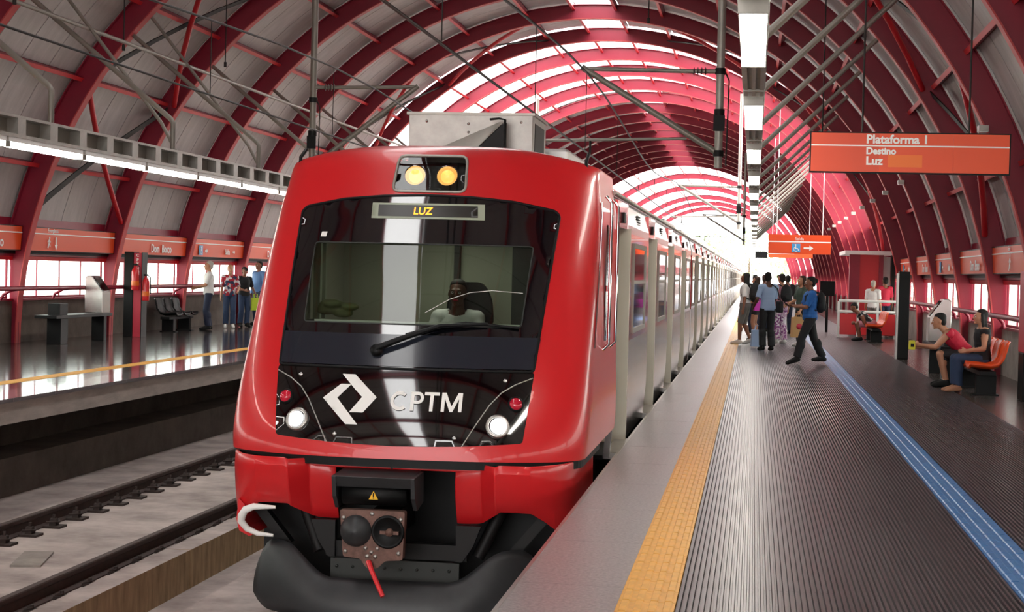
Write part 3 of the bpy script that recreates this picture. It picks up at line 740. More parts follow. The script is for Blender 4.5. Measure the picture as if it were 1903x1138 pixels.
# obstacle deflector
pw = MB(); cols = []; NZ = 8; NU = 44
for i in range(NU + 1):
    t = -1 + 2 * i / NU; u = t * 1.14; a = abs(u)
    top = -.745 if a < .45 else (-.745 + (.235) * (lambda k: k * k * (3 - 2 * k))(min(1, (a - .45) / .42)))
    if a > .95: top -= .22 * ((a - .95) / .19) ** 2
    bot = -1.045 + (.10 * ((a - .95) / .19) ** 2 if a > .95 else 0)
    yb = 12.50 + .42 * (abs(t) ** 3)
    for j in range(NZ + 1):
        k = j / NZ; z = top + (bot - top) * k; cols.append((XT + u, yb + .16 * (1 - k) ** 2 + .05 * k, z))
fs = []
for i in range(NU):
    for j in range(NZ):
        a = i * (NZ + 1) + j; fs.append((a, a + 1, a + NZ + 2, a + NZ + 1))
pw.add(cols, fs, 0, True); o = pw.build('obstacle_deflector', 'plow', train); md = o.modifiers.new('s', 'SOLIDIFY'); md.thickness = .02; md.offset = -1
# cab interior
ci = MB(); y0, y1 = 13.95, 15.55
ci.box(XT - 1.25, y1, .6, XT + 1.25, y1 + .03, 2.3)
for s in (-1, 1): ci.prism([(13.55, .8), (y1, .8), (y1, 2.25), (14.75, 2.25), (14.45, 1.9)], 'x', XT + s * 1.10, XT + s * 1.13)
ci.build('cab_wall', 'cab_wall', train)
MB().box(XT - 1.1, 14.0, 2.02, XT + 1.1, y1, 2.05).box(XT - 1.1, 13.5, .6, XT + 1.1, y1, .62).build('cab_ceiling', 'cab_dark', train)
cd = MB(); cd.prism([(13.22, .95), (13.27, 1.16), (13.75, 1.17), (13.85, 1.10), (13.85, .8), (13.2, .8)], 'x', XT - .93, XT + .93); cd.build('dashboard', 'cab_dark', train, bev=.01)
MB().box(XT - .78, 13.28, 1.165, XT + .86, 13.30, 1.185).build('dashboard_edge', 'white_paint', train)
MB().box(XT + .50, 15.35, .65, XT + .68, 15.54, 2.0).box(XT - .05, 15.45, .65, XT + .0, 15.54, 2.0).build('cab_pillar', 'cab_dark', train)
MB().box(XT + .72, 15.52, 1.2, XT + 1.15, 15.54, 1.95).build('cab_door_window', 'white_paint', train)
MB().box(XT - 1.06, 14.3, 1.0, XT - 1.0, 14.38, 2.0).box(XT - .92, 14.05, 1.17, XT - .89, 14.08, 2.0).build('cab_handrail', 'display_frame', train)
sb = MB(); sb.prism(rounded([(XT + .0, 1.12), (XT + .42, 1.12), (XT + .40, 1.36), (XT + .32, 1.5), (XT + .12, 1.5), (XT + .02, 1.36)], .06), 'y', 14.78, 14.88); sb.build('driver_seat', 'black', train, bev=.03)
ld = bpy.data.lights.new('cab_fill', 'AREA'); ld.energy = 4.5; ld.size = .5; ld.color = (1, .96, .86); lo = bpy.data.objects.new('cab_fill', ld); COL.objects.link(lo); lo.parent = train; lo.location = (XT, 14.7, 2.0)  # fill light added to brighten the cab, no fitting seen there
# roof equipment: ventilation box with a scoop, low unit behind it
vb = MB().box(-3.27, 16.0, 2.6, -2.09, 17.0, 3.075); bo_ = vb.build('roof_box', 'roof_metal', train, bev=.006)
MB().box(-3.29, 15.98, 3.06, -2.07, 17.02, 3.085).build('roof_box_lid', 'galvanised', bo_)
MB().box(-2.092, 16.15, 2.7, -2.085, 16.85, 3.0).build('roof_box_louvre', 'dark_steel', bo_)
sc_ = MB(); sc_.add([(-2.58, 15.78, 2.735), (-2.33, 15.78, 2.985), (-2.40, 15.985, 3.0), (-3.0, 15.985, 2.735), (-3.0, 15.985, 2.66), (-2.58, 15.78, 2.66)], [(0, 1, 2, 3), (0, 3, 4, 5)]); sc_.build('scoop', 'galvanised', bo_)
sc2 = MB().add([(-2.57, 15.785, 2.66), (-2.57, 15.785, 2.735), (-2.335, 15.785, 2.97), (-2.335, 15.785, 2.66), (-2.335, 15.985, 2.66), (-2.335, 15.985, 2.99)], [(0, 3, 2, 1), (3, 4, 5, 2)]); sc2.build('scoop_mouth', 'black', bo_)
MB().path([(-2.32, 15.775, 2.68), (-2.32, 15.775, 3.0), (-2.38, 15.80, 3.015), (-2.47, 15.85, 3.01)], .012, 6).build('scoop_rim', 'black', bo_)
for (x, z) in ((-3.1, 3.0), (-2.7, 2.98), (-2.7, 2.9), (-3.2, 2.72), (-3.05, 2.72), (-2.2, 3.0)):
    MB().lathe([(.014, 0), (.012, .012), (0, .014)], (x, 16.0, z), (0, -1, 0), 8).build('rivet', 'steel', bo_)
MB().box(-3.1, 17.4, 2.62, -1.9, 20.2, 2.86).build('roof_unit', 'roof_silver', train, bev=.03)
MB().box(-3.0, 20.9, 2.62, -2.1, 24.5, 2.80).build('roof_unit', 'roof_silver', train, bev=.03)

# ---- car bodies behind the nose
def body_parts(root, ya, yb, doors, lead):
    """stainless car body from ya to yb with recessed doors on the platform side"""
    sec = [(-1.36, -.12), (-1.395, .3), (-1.40, .6), (-1.385, 2.1), (-1.34, 2.3), (-1.30, 2.37), (-1.1, 2.51), (-.7, 2.62), (0, 2.66), (.7, 2.62), (1.1, 2.51), (1.30, 2.37), (1.34, 2.3)]
    b = MB(); n = len(sec); vs = [(XT + x, y, z) for y in (ya, yb) for x, z in sec]
    b.add(vs, [(i, i + 1, n + i + 1, n + i) for i in range(n - 1)], 0, False)
    b.add(vs, [tuple(range(n)), tuple(range(n, 2 * n))[::-1]], 1)
    b.box(XT - 1.35, ya, -.14, XT + 1.30, yb, -.10, 1)
    b.build('body_shell', ['train_side', 'dark_steel'], root)
    MB().tube((XT + 1.345, ya, 2.36), (XT + 1.345, yb, 2.36), .022, n=6).build('rain_gutter', 'galvanised', root)
    DW = 1.30; X1 = XT + 1.40
    def side_seg(a, c, name, z0, z1, m, dx=0.):
        zs = [z for z in (-.12, .3, .6, 1.3, 2.1, 2.3) if z0 < z < z1]; zs = [z0] + zs + [z1]
        xf = lambda z: XT + lerp_lin(z, [-.12, .3, .6, 2.1, 2.3], [1.36, 1.395, 1.40, 1.385, 1.34]) + dx
        bb = MB(); vs = []
        for z in zs: vs += [(xf(z), a, z), (xf(z), c, z), (xf(z) - .06, a, z), (xf(z) - .06, c, z)]
        fs = []
        for i in range(len(zs) - 1):
            o = 4 * i; fs += [(o, o + 1, o + 5, o + 4), (o + 2, o, o + 4, o + 6), (o + 1, o + 3, o + 7, o + 5), (o + 3, o + 2, o + 6, o + 7)]
        bb.add(vs, fs); return bb.build(name, m, root)
    edges = [ya] + [e for d in doors for e in (d - DW / 2, d + DW / 2)] + [yb]
    for i in range(0, len(edges), 2):
        a, c = edges[i], edges[i + 1]
        if c - a < .05: continue
        side_seg(a, c, 'side_panel', -.12, .92, 'train_side'); side_seg(a, c, 'window_band', .92, 2.02, 'train_red_side'); side_seg(a, c, 'cornice_panel', 2.02, 2.30, 'train_side')
        if c - a > 1.5:
            m = (a + c) / 2; hw = min(.95, (c - a) / 2 - .3)
            f = MB(); x = XT + 1.388
            f.box(x, m - hw - .05, .98, x + .022, m + hw + .05, 1.03); f.box(x, m - hw - .05, 1.88, x + .018, m + hw + .05, 1.93); f.box(x, m - hw - .05, 1.03, x + .02, m - hw, 1.88); f.box(x, m + hw, 1.03, x + .02, m + hw + .05, 1.88); f.box(x, m - hw, 1.50, x + .02, m + hw, 1.54)
            w = f.build('window', 'tube_grey', root); MB().box(x - .01, m - hw, 1.03, x + .008, m + hw, 1.88).build('pane', 'black_gloss', w)
            sd = MB()
            for k in range(5): sd.box(XT + 1.40, a + .1 + k * (c - a - .2) / 5, .02, XT + 1.406, a + .1 + (k + .06) * (c - a - .2) / 5, .9)
            lv = MB()
            for k in range(6): lv.box(XT + 1.36, m - .25, 2.08 + .03 * k, XT + 1.375, m + .25, 2.095 + .03 * k)
            lo_ = lv.build('louvre', 'dark_steel', root); lo_['kind'] = 'stuff'
    for d in doors:
        for k, s in enumerate((-1, 1)):
            l = MB().box(X1 - .25, d + min(0, s) * DW / 2 + .004, -.05, X1 - .22, d + max(0, s) * DW / 2 - .004, 2.05).build('door_leaf', 'cab_dark', root, bev=.005)  # leaves darkened to stand in for the shaded inside of open doors
            MB().box(X1 - .22, d + s * .16 if s > 0 else d - .50, 1.0, X1 - .215, d + .50 if s > 0 else d - .16, 1.85).build('door_glass', 'black_gloss', l)
        j = MB().box(X1 - .24, d + DW / 2 - .02, -.1, X1 + .012, d + DW / 2 + .07, 2.06); j.build('door_jamb', 'jamb', root)
        MB().box(X1 - .14, d - DW / 2, 2.05, X1 - .02, d + DW / 2, 2.3).build('door_header', 'train_red_side', root)
        MB().box(X1 - .1, d - DW / 2 - .02, -.14, X1 + .07, d + DW / 2 + .1, -.07).build('door_step', 'steel', root, bev=.008)
        MB().box(X1 - .02, d - .1, 2.10, X1 + .002, d + .1, 2.2).build('door_indicator', 'black', root)
    ug = MB().box(XT - 1.2, ya + .4, -.95, XT + 1.2, yb - .4, -.14); ug.build('underfloor_equipment', 'dark_steel', root)
    for yc in (ya + 2.6, yb - 2.6):
        bgm = MB()
        for dy in (-1.05, 1.05):
            for x in (XT - .8, XT + .8): bgm.lathe([(0, -.06), (.4, -.06), (.43, -.03), (.40, .06), (0, .06)], (x, yc + dy, -.67), (1, 0, 0), 18)
        bgm.box(XT - 1.15, yc - 1.5, -.72, XT + 1.15, yc + 1.5, -.45); bgm.build('bogie', 'dark_steel', root)
def lerp_lin(x, xs, ys):
    for i in range(len(xs) - 1):
        if x <= xs[i + 1]: return ys[i] + (ys[i + 1] - ys[i]) * max(0, (x - xs[i])) / (xs[i + 1] - xs[i])
    return ys[-1]
body_parts(train, YB, 34.75, [16.75, 21.5, 26.25, 31.0], True)
# cab side: dark window, grab rails, keyhole plate
x = XT + 1.395
MB().box(x, 14.75, 1.02, x + .012, 15.15, 2.02).build('cab_side_window', 'black_gloss', train, bev=.004)
MB().box(x + .004, 14.75, 1.45, x + .02, 15.15, 1.50).build('cab_window_bar', 'train_red_side', train)
for yy in (14.62, 15.32): MB().path([(x, yy, .95), (x + .05, yy, 1.0), (x + .05, yy, 2.2), (x, yy, 2.26)], .014, 8).build('grab_rail', 'chrome', train)
MB().path([SN(1.02, 1.0 + .12 * i, .006) + Vector((XT, 0, 0)) for i in range(11)], .010, 6).build('corner_highlight', 'chrome', train)  # bright bead put in for the highlight line along the cab door edge
MB().lathe([(.05, 0), (.05, .012), (0, .014)], (x, 15.0, .55), (1, 0, 0), 16).build('key_plate', 'train_red_side', train)
car = empty('rail_car', (0, 0, 0)); tag(car, 'stainless rail car with red window band coupled next behind the lead car', 'train')
body_parts(car, 0, 19.7, [2.75, 7.5, 12.25, 17.0], False)
MB().box(-3.3, 3, 2.62, -2.0, 8, 2.86).build('roof_unit', 'roof_silver', car, bev=.03)
MB().box(-3.3, 12, 2.62, -2.0, 17, 2.86).build('roof_unit', 'roof_silver', car, bev=.03)
MB().box(XT - 1.1, -.55, -.1, XT + 1.1, 0, 2.3).build('gangway', 'dark_steel', car)
car.location = (0, 35.3, 0)
ORD = ['third', 'fourth', 'fifth', 'sixth', 'seventh', 'last']
for i, w in enumerate(ORD):
    c = copy_tree(car); c.location = (0, 35.3 + 20.3 * (i + 1), 0); c['label'] = 'stainless rail car with red window band, %s in the train' % w
# ================================================================== lights, overhead line, hanging signs
ATT = 40.5
def light_line(xl, s, name):
    """cable tray with square openings and fluorescent battens below it; s = side of the hall"""
    tr = empty('cable_tray', (xl, 0, 0)); tag(tr, 'grey cable tray with square openings hung over the %s platform' % name, 'cable tray')
    y0, y1 = YN + 2, 118.0
    MB().box(-.09, y0, 3.12, .09, y1, 3.165).build('bottom_rail', 'galvanised', tr)
    MB().box(-.09, y0, 3.365, .09, y1, 3.40).build('top_rail', 'galvanised', tr)
    MB().box(s * .06, y0, 3.165, s * .07, y1, 3.365).build('back_plate', 'tube_grey', tr)
    pm = MB().box(-.09, -.12, 3.165, -.078, .12, 3.365).box(.078, -.12, 3.165, .09, .12, 3.365).box(-.09, -.12, 3.165, .09, -.108, 3.365).mesh('post', 'galvanised')
    rest = MB(); y = y0 + .3
    while y < y1:
        if 17 < y < 48: inst('post', pm, tr, (0, y, 0))
        else: rest.box(-.09, y - .12, 3.165, -.078, y + .12, 3.365).box(.078, y - .12, 3.165, .09, y + .12, 3.365)
        y += 1.0
    o = rest.build('post', 'galvanised', tr); o['kind'] = 'stuff'
    # battens
    def batten(lit, dbl):
        e = empty('fluorescent_batten')
        if lit:
            MB().prism([(-.08, 3.12), (.08, 3.12), (.078, 3.06), (-.078, 3.06)], 'y', .02, 2.38).build('housing', 'white_paint', e)
            for x in ((-.042, .042) if dbl else (0,)):
                MB().path([(x, .05, 3.03), (x, 2.35, 3.03)], .035, 10).build('tube', 'fluorescent', e)
            for yy in (.03, 2.37): MB().box(-.08, yy - .015, 2.99, .08, yy + .015, 3.06).build('end_cap', 'galvanised', e)
        else:
            for x in (-.062, 0, .062): MB().box(x - .016, 0.02, 3.06, x + .016, 2.43, 3.12).build('channel', 'galvanised', e)
            for yy in (.4, 2.0): MB().box(-.08, yy - .03, 3.05, .08, yy + .03, 3.07).build('clamp', 'galvanised', e)
        return e
    A = batten(True, True); Bt = batten(s < 0, False)
    first = [True, True]; k = 0; y = 9.15 - 2.45 * 10 + (1.3 if s < 0 else 0)
    while y < 116:
        i = k % 2; src = (A, Bt)[i]
        o = src if first[i] else copy_tree(src); first[i] = False; o.location = (xl, y, 0)
        lab = ('lit twin-tube fluorescent batten under the %s platform tray', 'lit single-tube fluorescent batten under the %s platform tray' if s < 0 else 'unlit grey batten channel under the %s platform tray')[i] % name
        tag(o, lab, 'light', 'battens under the %s cable tray, kind %d' % (name, i + 1)); y += 2.45; k += 1
    # tubular hangers from the ribs
    for i, yr in enumerate([q for q in RIBS if 11 < q < 110]):
        a = ATT if s > 0 else 180 - ATT; x, z = arc(RIN - .01, a)
        b = MB().path([(xl, yr, 3.40), (xl, yr, 3.84), (xl + s * .04, yr, 3.90), (x, yr, z)], .042, 10)
        h = b.build('tray_hanger', 'tube_grey'); tag(h, 'bent grey tube hanger from arched rib to the %s platform tray' % name, 'hanger', 'tube hangers of the %s platform tray' % name)
        if i in (3, 4) and s < 0:
            x2, z2 = arc(RIN - .01, (ATT + 3) if s > 0 else 180 - ATT - 3)
            b = MB()
            b.path([(xl, yr + .16, 3.40), (xl + s * .25, yr + .16, 3.85), (x2, yr + .10, z2)], .03, 8)
            h = b.build('tray_stay', 'tube_grey'); tag(h, 'thin straight tube stay beside a hanger of the %s platform tray' % name, 'hanger', 'tube stays of the %s platform tray' % name)
light_line(-9.25, -1, 'opposite'); light_line(-.045, 1, 'boarding')
# ---- overhead line
def drop_mast(x, y, s, reach, lab, zt, zcw=3.5):
    m = empty('catenary_mast', (x, y, 0)); tag(m, lab, 'catenary mast')
    zr = math.sqrt(9.27 ** 2 - (x - XC) ** 2) - .05
    MB().tube((0, 0, 3.32), (0, 0, zr), .065, n=12).build('drop_tube', 'galvanised' if s > 0 else 'tube_grey', m)
    c = MB()
    for z in (3.55, 4.2, 4.85): MB().lathe([(.085, -.05), (.085, .05)], (0, 0, z), n=12).build('clamp', 'dark_steel', m)
    tx = reach - x
    MB().path([(0, 0, zt), (tx * .25, 0, zt), (tx * .92, 0, zt + .02), (tx * 1.04, 0, zt + .03)], .035, 8).build('top_tube', 'tube_grey', m)
    MB().path([(0, 0, 3.55), (tx * 1.08, 0, zt + .05)], .05, 10).build('bracket_tube', 'tube_grey', m)
    i = MB()
    for q in (.12, .15, .18, .21): i.lathe([(.045, 0), (.07, .01), (.045, .02)], (tx * q, 0, zt), (1, 0, 0), 10)
    i.build('insulator', 'insulator', m)
    MB().path([(tx * .25, 0, 3.78), (tx * 1.35, 0, 3.72)], .025, 8).build('registration_arm', 'tube_grey', m)
    MB().path([(tx * 1.0, 0, 3.75), (tx * 1.0, 0, zcw + .016)], .02, 6).build('steady_arm', 'dark_steel', m)
    MB().path([(.12, 0, 3.35), (.14, 0, 4.7), (.05, 0, 4.9)], .012, 6).build('jumper_cable', 'wire', m)
    bx = MB().box(-.09, -.08, 3.9, .09, -.06, 4.15); bx.build('number_plate', 'black', m)
    return m
for y, w in ((27.5, 'beside the roof of the lead car'), (62.6, 'farther along beside the rail cars'), (92.0, 'near the far end of the train')):
    drop_mast(-.62, y, 1, XT, 'dark overhead-line drop tube ' + w, 4.85)
for y, w in ((32.8, 'behind the nose of the train'), (67.3, 'deep along the hall')):
    drop_mast(-8.62, y, -1, -6.69, 'grey overhead-line drop tube of the empty track ' + w, 5.1, 3.68)
for x, zc, zm, nm in ((XT, 3.5, 4.5, 'above the red train'), (-6.69, 3.68, 4.55, 'above the empty track')):
    o = MB().path([(x, YN, zc), (x, 190, zc)], .014, 6).build('contact_wire', 'wire'); tag(o, 'black contact wire ' + nm, 'wire')
    pts = []
    for k in range(0, 68): yy = YN + k * 3.1; pts.append((x, yy, zm + .22 * math.cos((yy - 27.5) / 32.5 * 2 * math.pi)))
    mw = empty('messenger_wire', (0, 0, 0)); tag(mw, 'sagging messenger wire with droppers ' + nm, 'wire')
    MB().path(pts, .016, 6).build('cable', 'wire', mw)
    for k in range(2, 40, 2): MB().path([(x, pts[k][1], zc + .02), pts[k]], .006, 5).build('dropper', 'wire', mw)
# thin vertical ceiling rods with couplings
for (x, y, zb) in ((-10.6, 23.5, 5.3), (-10.9, 28.6, 5.3), (-10.6, 33.4, 5.6), (-2.2, 34.0, 6.6), (-.9, 38.0, 6.2), (1.2, 33.2, 4.2)):
    zr = math.sqrt(RSK ** 2 - (x - XC) ** 2)
    o = MB().path([(x, y, zb), (x, y, zr - .02)], .012, 6).lathe([(.03, -.05), (.03, .05)], (x, y, zb), n=8).build('ceiling_rod', 'wire'); tag(o, 'thin dark rod hanging free from the roof cladding', 'rod', 'thin rods hanging from the roof')
# thin cable across the left bays
o = MB().path([(-10.75, YN, 5.35), (-10.75, 80, 5.35)], .035, 8).build('conduit', 'tube_grey'); tag(o, 'thin grey conduit running lengthwise under the roof over the opposite platform', 'conduit')
# ---- platform sign
sg = empty('platform_sign', (0, 15.8, 0)); tag(sg, 'hanging orange platform sign reading Plataforma 1 Destino Luz', 'sign')
x0, x1, z0, z1 = .475, 2.21, 2.575, 2.92
MB().box(x0 - .012, -.035, z0 - .012, x1 + .012, .035, z1 + .012).build('frame', 'black', sg)
for a, b, m in ((x0, x0 + .60, 'orange_b'), (x0 + .60, x0 + 1.25, 'orange'), (x0 + 1.25, x1, 'orange')): MB().box(a, -.042, z0, b - .001, .042, z1).build('panel', m, sg)
MB().box(x0, -.045, 2.803, x1, -.04, 2.815).build('white_line', 'white_paint', sg)
MB().box(x0 + .68, -.0445, 2.62, x0 + .98, -.04, 2.73).build('patch', 'orange_alt', sg)
for t, sz, z in (('Plataforma 1', .108, 2.832), ('Destino', .082, 2.735), ('Luz', .104, 2.64)): text('lettering', t, sz, face_my(x0 + .485, -.046, z), 'white_paint', sg, .0035, 'LEFT', .001)
for x in (x0 + .45, x1 - .35):
    zr = math.sqrt(RSK ** 2 - (x - XC) ** 2); MB().path([(x, 0, z1), (x, 0, zr - .02)], .009, 6).build('hanger_rod', 'wire', sg)
sg = empty('direction_sign', (0, 58, 0)); tag(sg, 'hanging orange direction sign with wheelchair pictogram and right arrow', 'sign')
MB().box(.43, -.05, 2.42, 2.48, .05, 3.06).build('panel', 'orange', sg)
MB().box(.43, -.055, 2.80, 2.48, -.05, 2.84).build('white_line', 'white_paint', sg)
MB().box(1.2, -.06, 2.48, 1.48, -.05, 2.76).build('pictogram_plate', 'icon_blue', sg)
ic = MB(); wheelchair(ic, face_my(1.34, -.062, 2.62), .3); ic.build('pictogram', 'white_paint', sg)
ic = MB(); arrow(ic, face_my(1.75, -.056, 2.62), .32); ic.build('arrow', 'white_paint', sg)
text('lettering', 'Saída', .14, face_my(1.45, -.056, 2.88), 'white_paint', sg)
for x in (.7, 2.2):
    zr = math.sqrt(RSK ** 2 - (x - XC) ** 2); MB().path([(x, 0, 3.06), (x, 0, zr - .02)], .012, 6).build('hanger_rod', 'white_paint', sg)
sg = empty('direction_sign', (0, 72, 0)); tag(sg, 'farther low orange hanging sign with a black box at one end', 'sign')
MB().box(.55, -.05, 2.45, 2.35, .05, 2.78).build('panel', 'orange', sg); MB().box(0, -.06, 2.42, .52, .06, 2.68).build('end_box', 'black', sg)
MB().box(.55, -.055, 2.60, 1.6, -.05, 2.63).build('white_line', 'white_paint', sg)
for x in (.7, 2.2):
    zr = math.sqrt(RSK ** 2 - (x - XC) ** 2); MB().path([(x, 0, 2.78), (x, 0, zr - .02)], .012, 6).build('hanger_rod', 'white_paint', sg)
# ================================================================== platform furniture
t = empty('totem', (3.05, 36.3, 0)); tag(t, 'slim black standing totem with a steel edge by the orange benches', 'totem')
MB().box(-.10, -.14, 0, .12, .14, 1.80).build('panel', 'black', t, bev=.006); MB().box(-.135, -.13, 0, -.10, .13, 1.76).build('edge_strip', 'steel', t)
t = empty('totem', (-13.15, 35.4, 0)); tag(t, 'black totem with red lettered face standing before the dark parapet', 'totem')
MB().box(-.22, -.02, 0, -.02, .34, 1.82).build('panel', 'black', t, bev=.006); MB().box(-.02, .0, 0, .16, .32, 1.80).build('face_panel', 'totem_red', t, bev=.006)
MB().box(.16, .0, 0, .175, .32, 1.81).build('edge_strip', 'black', t)
for i, ch in enumerate('CPTM'): text('lettering', ch, .085, face_my(.07, -.004, 1.72 - i * .095), 'white_paint', t, .003)
def extinguisher(x, y, z, lab):
    e = empty('fire_extinguisher', (x, y, z)); tag(e, lab, 'fire extinguisher', 'fire extinguishers on the red totem')
    MB().lathe([(0, 0), (.075, 0), (.08, .02), (.08, .40), (.06, .46), (.025, .50), (.025, .54), (0, .54)], (0, 0, 0), n=16).build('cylinder', 'fire_red', e)
    MB().box(-.03, -.06, .53, .03, .04, .57).build('valve', 'black', e); MB().path([(.03, 0, .55), (.10, 0, .5), (.105, 0, .15)], .012, 6).build('hose', 'black', e)
    MB().lathe([(.082, .1), (.082, .2)], (0, 0, 0), n=16).build('label_band', 'orange_alt', e)
extinguisher(-12.895, 35.42, .78, 'taller red fire extinguisher hung on the side of the red totem')
extinguisher(-13.08, 35.28, 1.0, 'red fire extinguisher hung high on the face of the red totem')
def console(x, y, s, lab):
    """s = direction of the track"""
    c = empty('console', (x, y, 0)); tag(c, lab, 'console')
    P = [(-.20, .56), (.18, .56), (.18, .98), (-.06, 1.31), (-.14, 1.31), (-.20, 1.27)]
    MB().prism([(s * a, b) for a, b in P], 'y', -.22, .22).build('body', 'stainless', c, bev=.012, fix=True)
    n = Vector((s * .33, 0, .24)).normalized(); b = MB()
    q = [Vector((s * .165, -.18, 1.0)), Vector((s * .165, .18, 1.0)), Vector((s * -.03, .18, 1.27)), Vector((s * -.03, -.18, 1.27))]
    b.add([p + n * .004 for p in q] + [p + n * .014 for p in q], [(0, 1, 2, 3), (7, 6, 5, 4), (0, 4, 5, 1), (1, 5, 6, 2), (2, 6, 7, 3), (3, 7, 4, 0)]); b.build('screen', 'black_gloss', c)
    MB().box(-.22, -2.6, .50, .22, .24, .56).build('shelf', 'black', c, bev=.006)
    MB().box(-.14, -2.2, 0, .14, -1.85, .50).build('leg', 'black', c, bev=.006)
    MB().box(-.12, -2.22, .52, .12, -1.83, .78).build('back_box', 'dark_steel', c, bev=.01)
    MB().box(-.13, .0, 0, .13, .16, .50).build('leg', 'black', c, bev=.006)
console(-13.12, 33.3, 1, 'stainless pentagonal console with slanted black screen by the dark parapet')
console(3.22, 31.0, -1, 'stainless pentagonal console behind the seated pair by the pink windows')
# orange bucket seats on a black beam
def seat_mesh():
    prof = [(-.23, .375), (-.225, .41), (-.10, .40), (.06, .385), (.16, .41), (.23, .50), (.28, .64), (.31, .76), (.325, .785)]
    b = MB(); vs = []; n = 10; L = len(prof)
    for i in range(n + 1):
        t = -1 + 2 * i / n; y = t * .235; up = .05 * t ** 4
        for (x, z) in prof: vs.append((x - (.05 * t ** 4 if z > .5 else 0), y, z + (up if z < .6 else -up * .8)))
    fs = [(i * L + j, i * L + j + 1, (i + 1) * L + j + 1, (i + 1) * L + j) for i in range(n) for j in range(L - 1)]
    b.add(vs, fs, 0, True); o = b.build('seat', 'orange')
    md = o.modifiers.new('s', 'SOLIDIFY'); md.thickness = .035; md.offset = 0
    dg = bpy.context.evaluated_depsgraph_get(); me = bpy.data.meshes.new_from_object(o.evaluated_get(dg)); bpy.data.objects.remove(o)
    return me
SM = seat_mesh()
def bench(x, y, n, lab, dark=False):
    b = empty('bench', (x, y, 0)); tag(b, lab, 'bench')
    for i in range(n):
        q = inst('seat', SM, b, (0, i * .56, 0))
        if dark: q.material_slots[0].link = 'OBJECT'; q.material_slots[0].material = MATS['black']
    MB().box(-.10, -.30, .29, .12, n * .56 - .26, .355).build('beam', 'black', b, bev=.006)
    for yy in (.0, (n - 1) * .56):
        MB().box(-.12, yy - .08, .0, .16, yy + .08, .29).build('leg', 'black', b, bev=.006); MB().box(-.18, yy - .1, 0, .2, yy + .1, .02).build('foot_plate', 'black', b)
    return b
bench(3.30, 25.35, 4, 'row of orange bucket seats where the man in red sits')
bench(3.15, 45.6, 4, 'row of orange bucket seats with a crouching woman, by the red barrier')
bench(-13.45, 38.6, 3, 'dark bench row before the parapet of the opposite platform', True)
for o in list(bpy.data.objects):
    if o.name.startswith('bench') and o.location.x < -10: o.rotation_euler = (0, 0, math.pi); o.location.y += 1.1
# red cabinet at the right edge
c = empty('hose_cabinet', (3.81, 24.4, 0)); tag(c, 'red hose cabinet with dark glass on a black pedestal beside the orange seats', 'cabinet')
MB().box(-.15, -.3, .66, .15, .3, 1.78).build('case', 'totem_red', c, bev=.02); MB().box(-.11, -.31, .9, .11, -.30, 1.65).build('glass', 'black_gloss', c); MB().box(-.11, -.312, .84, .11, -.30, .89).build('label_strip', 'warning_yellow', c)
MB().box(-.15, -.2, 0, .15, .25, .66).build('pedestal', 'black', c, bev=.01)
# exit portal and red barrier further along the right side
p = empty('exit_portal', (0, 51.3, 0)); tag(p, 'red stair exit portal with white canopy', 'portal')
MB().box(2.75, 0, 0, 3.05, .25, 2.35).build('post', 'rib_red', p); MB().box(3.05, .06, 0, 3.6, .2, 2.35).build('side_panel', 'brace_red', p); MB().box(3.6, 0, 0, 3.72, .25, 2.35).build('post', 'rib_red', p)
MB().box(2.6, -.3, 2.35, 4.0, 3.2, 2.46).build('canopy', 'white_paint', p); MB().box(3.95, 0, 0, 4.06, .25, 2.35).build('post', 'dark_steel', p)
MB().box(3.73, .3, .1, 3.94, .34, 2.3).build('door_panel', 'white_paint', p)
b = empty('barrier', (0, 48.8, 0)); tag(b, 'white tubular barrier with red infill panels beside the exit portal', 'barrier')
for z in (1.02, .72): MB().path([(2.35, 0, z), (3.95, 0, z)], .04, 10).build('rail', 'white_paint', b)
for x in (2.35, 2.88, 3.42, 3.95): MB().box(x - .03, -.03, 0, x + .03, .03, 1.0).build('post', 'white_paint', b)
for x in (2.39, 2.92, 3.46): MB().box(x, -.01, .08, x + .45, .01, .66).build('infill_panel', 'fire_red', b)
t = empty('notice_board', (2.2, 53, 0)); tag(t, 'black notice board on a post beyond the walking woman', 'notice board')
MB().box(-.22, -.03, 1.1, .22, .03, 1.55).build('board', 'black', t, bev=.005); MB().box(-.04, -.03, 0, .04, .03, 1.1).build('post', 'dark_steel', t)
# ================================================================== outside
o = struct(MB().box(-150, -60, -2.2, 150, 420, -2.0).build('floor_ground', 'pale_ground'))
def tree(x, y, h, r, lab, seed):
    rnd = random.Random(seed); t = empty('tree', (x, y, -2.0)); tag(t, lab, 'tree', 'trees beyond the far end of the station')
    MB().path([(0, 0, 0), (.1, 0, h * .3), (0, .1, h * .6)], [.22, .17, .08], 8).build('trunk', 'bark', t)
    f = MB()
    for i in range(420):
        while True:
            p = Vector((rnd.uniform(-1, 1), rnd.uniform(-1, 1), rnd.uniform(-1, 1)))
            if .35 < p.length < 1: break
        c = Vector((p.x * r, p.y * r, h * .66 + p.z * h * .36)); a = Vector((rnd.gauss(0, 1), rnd.gauss(0, 1), rnd.gauss(0, 1))).normalized() * .42; b = a.orthogonal().normalized() * .22
        f.add([c - a, c + b, c + a, c - b], [(0, 1, 2, 3)])
    o = f.build('foliage', 'leaf', t); o['kind'] = 'stuff'
for i, (x, y, h, r) in enumerate(((-12, 235, 9, 3.5), (-18, 250, 12, 4.5), (-7, 262, 10, 4), (-25, 240, 8, 3.5), (6, 270, 9, 4), (-1, 300, 12, 5))): tree(x, y, h, r, 'leafy green tree standing beyond the open far end of the hall', i)
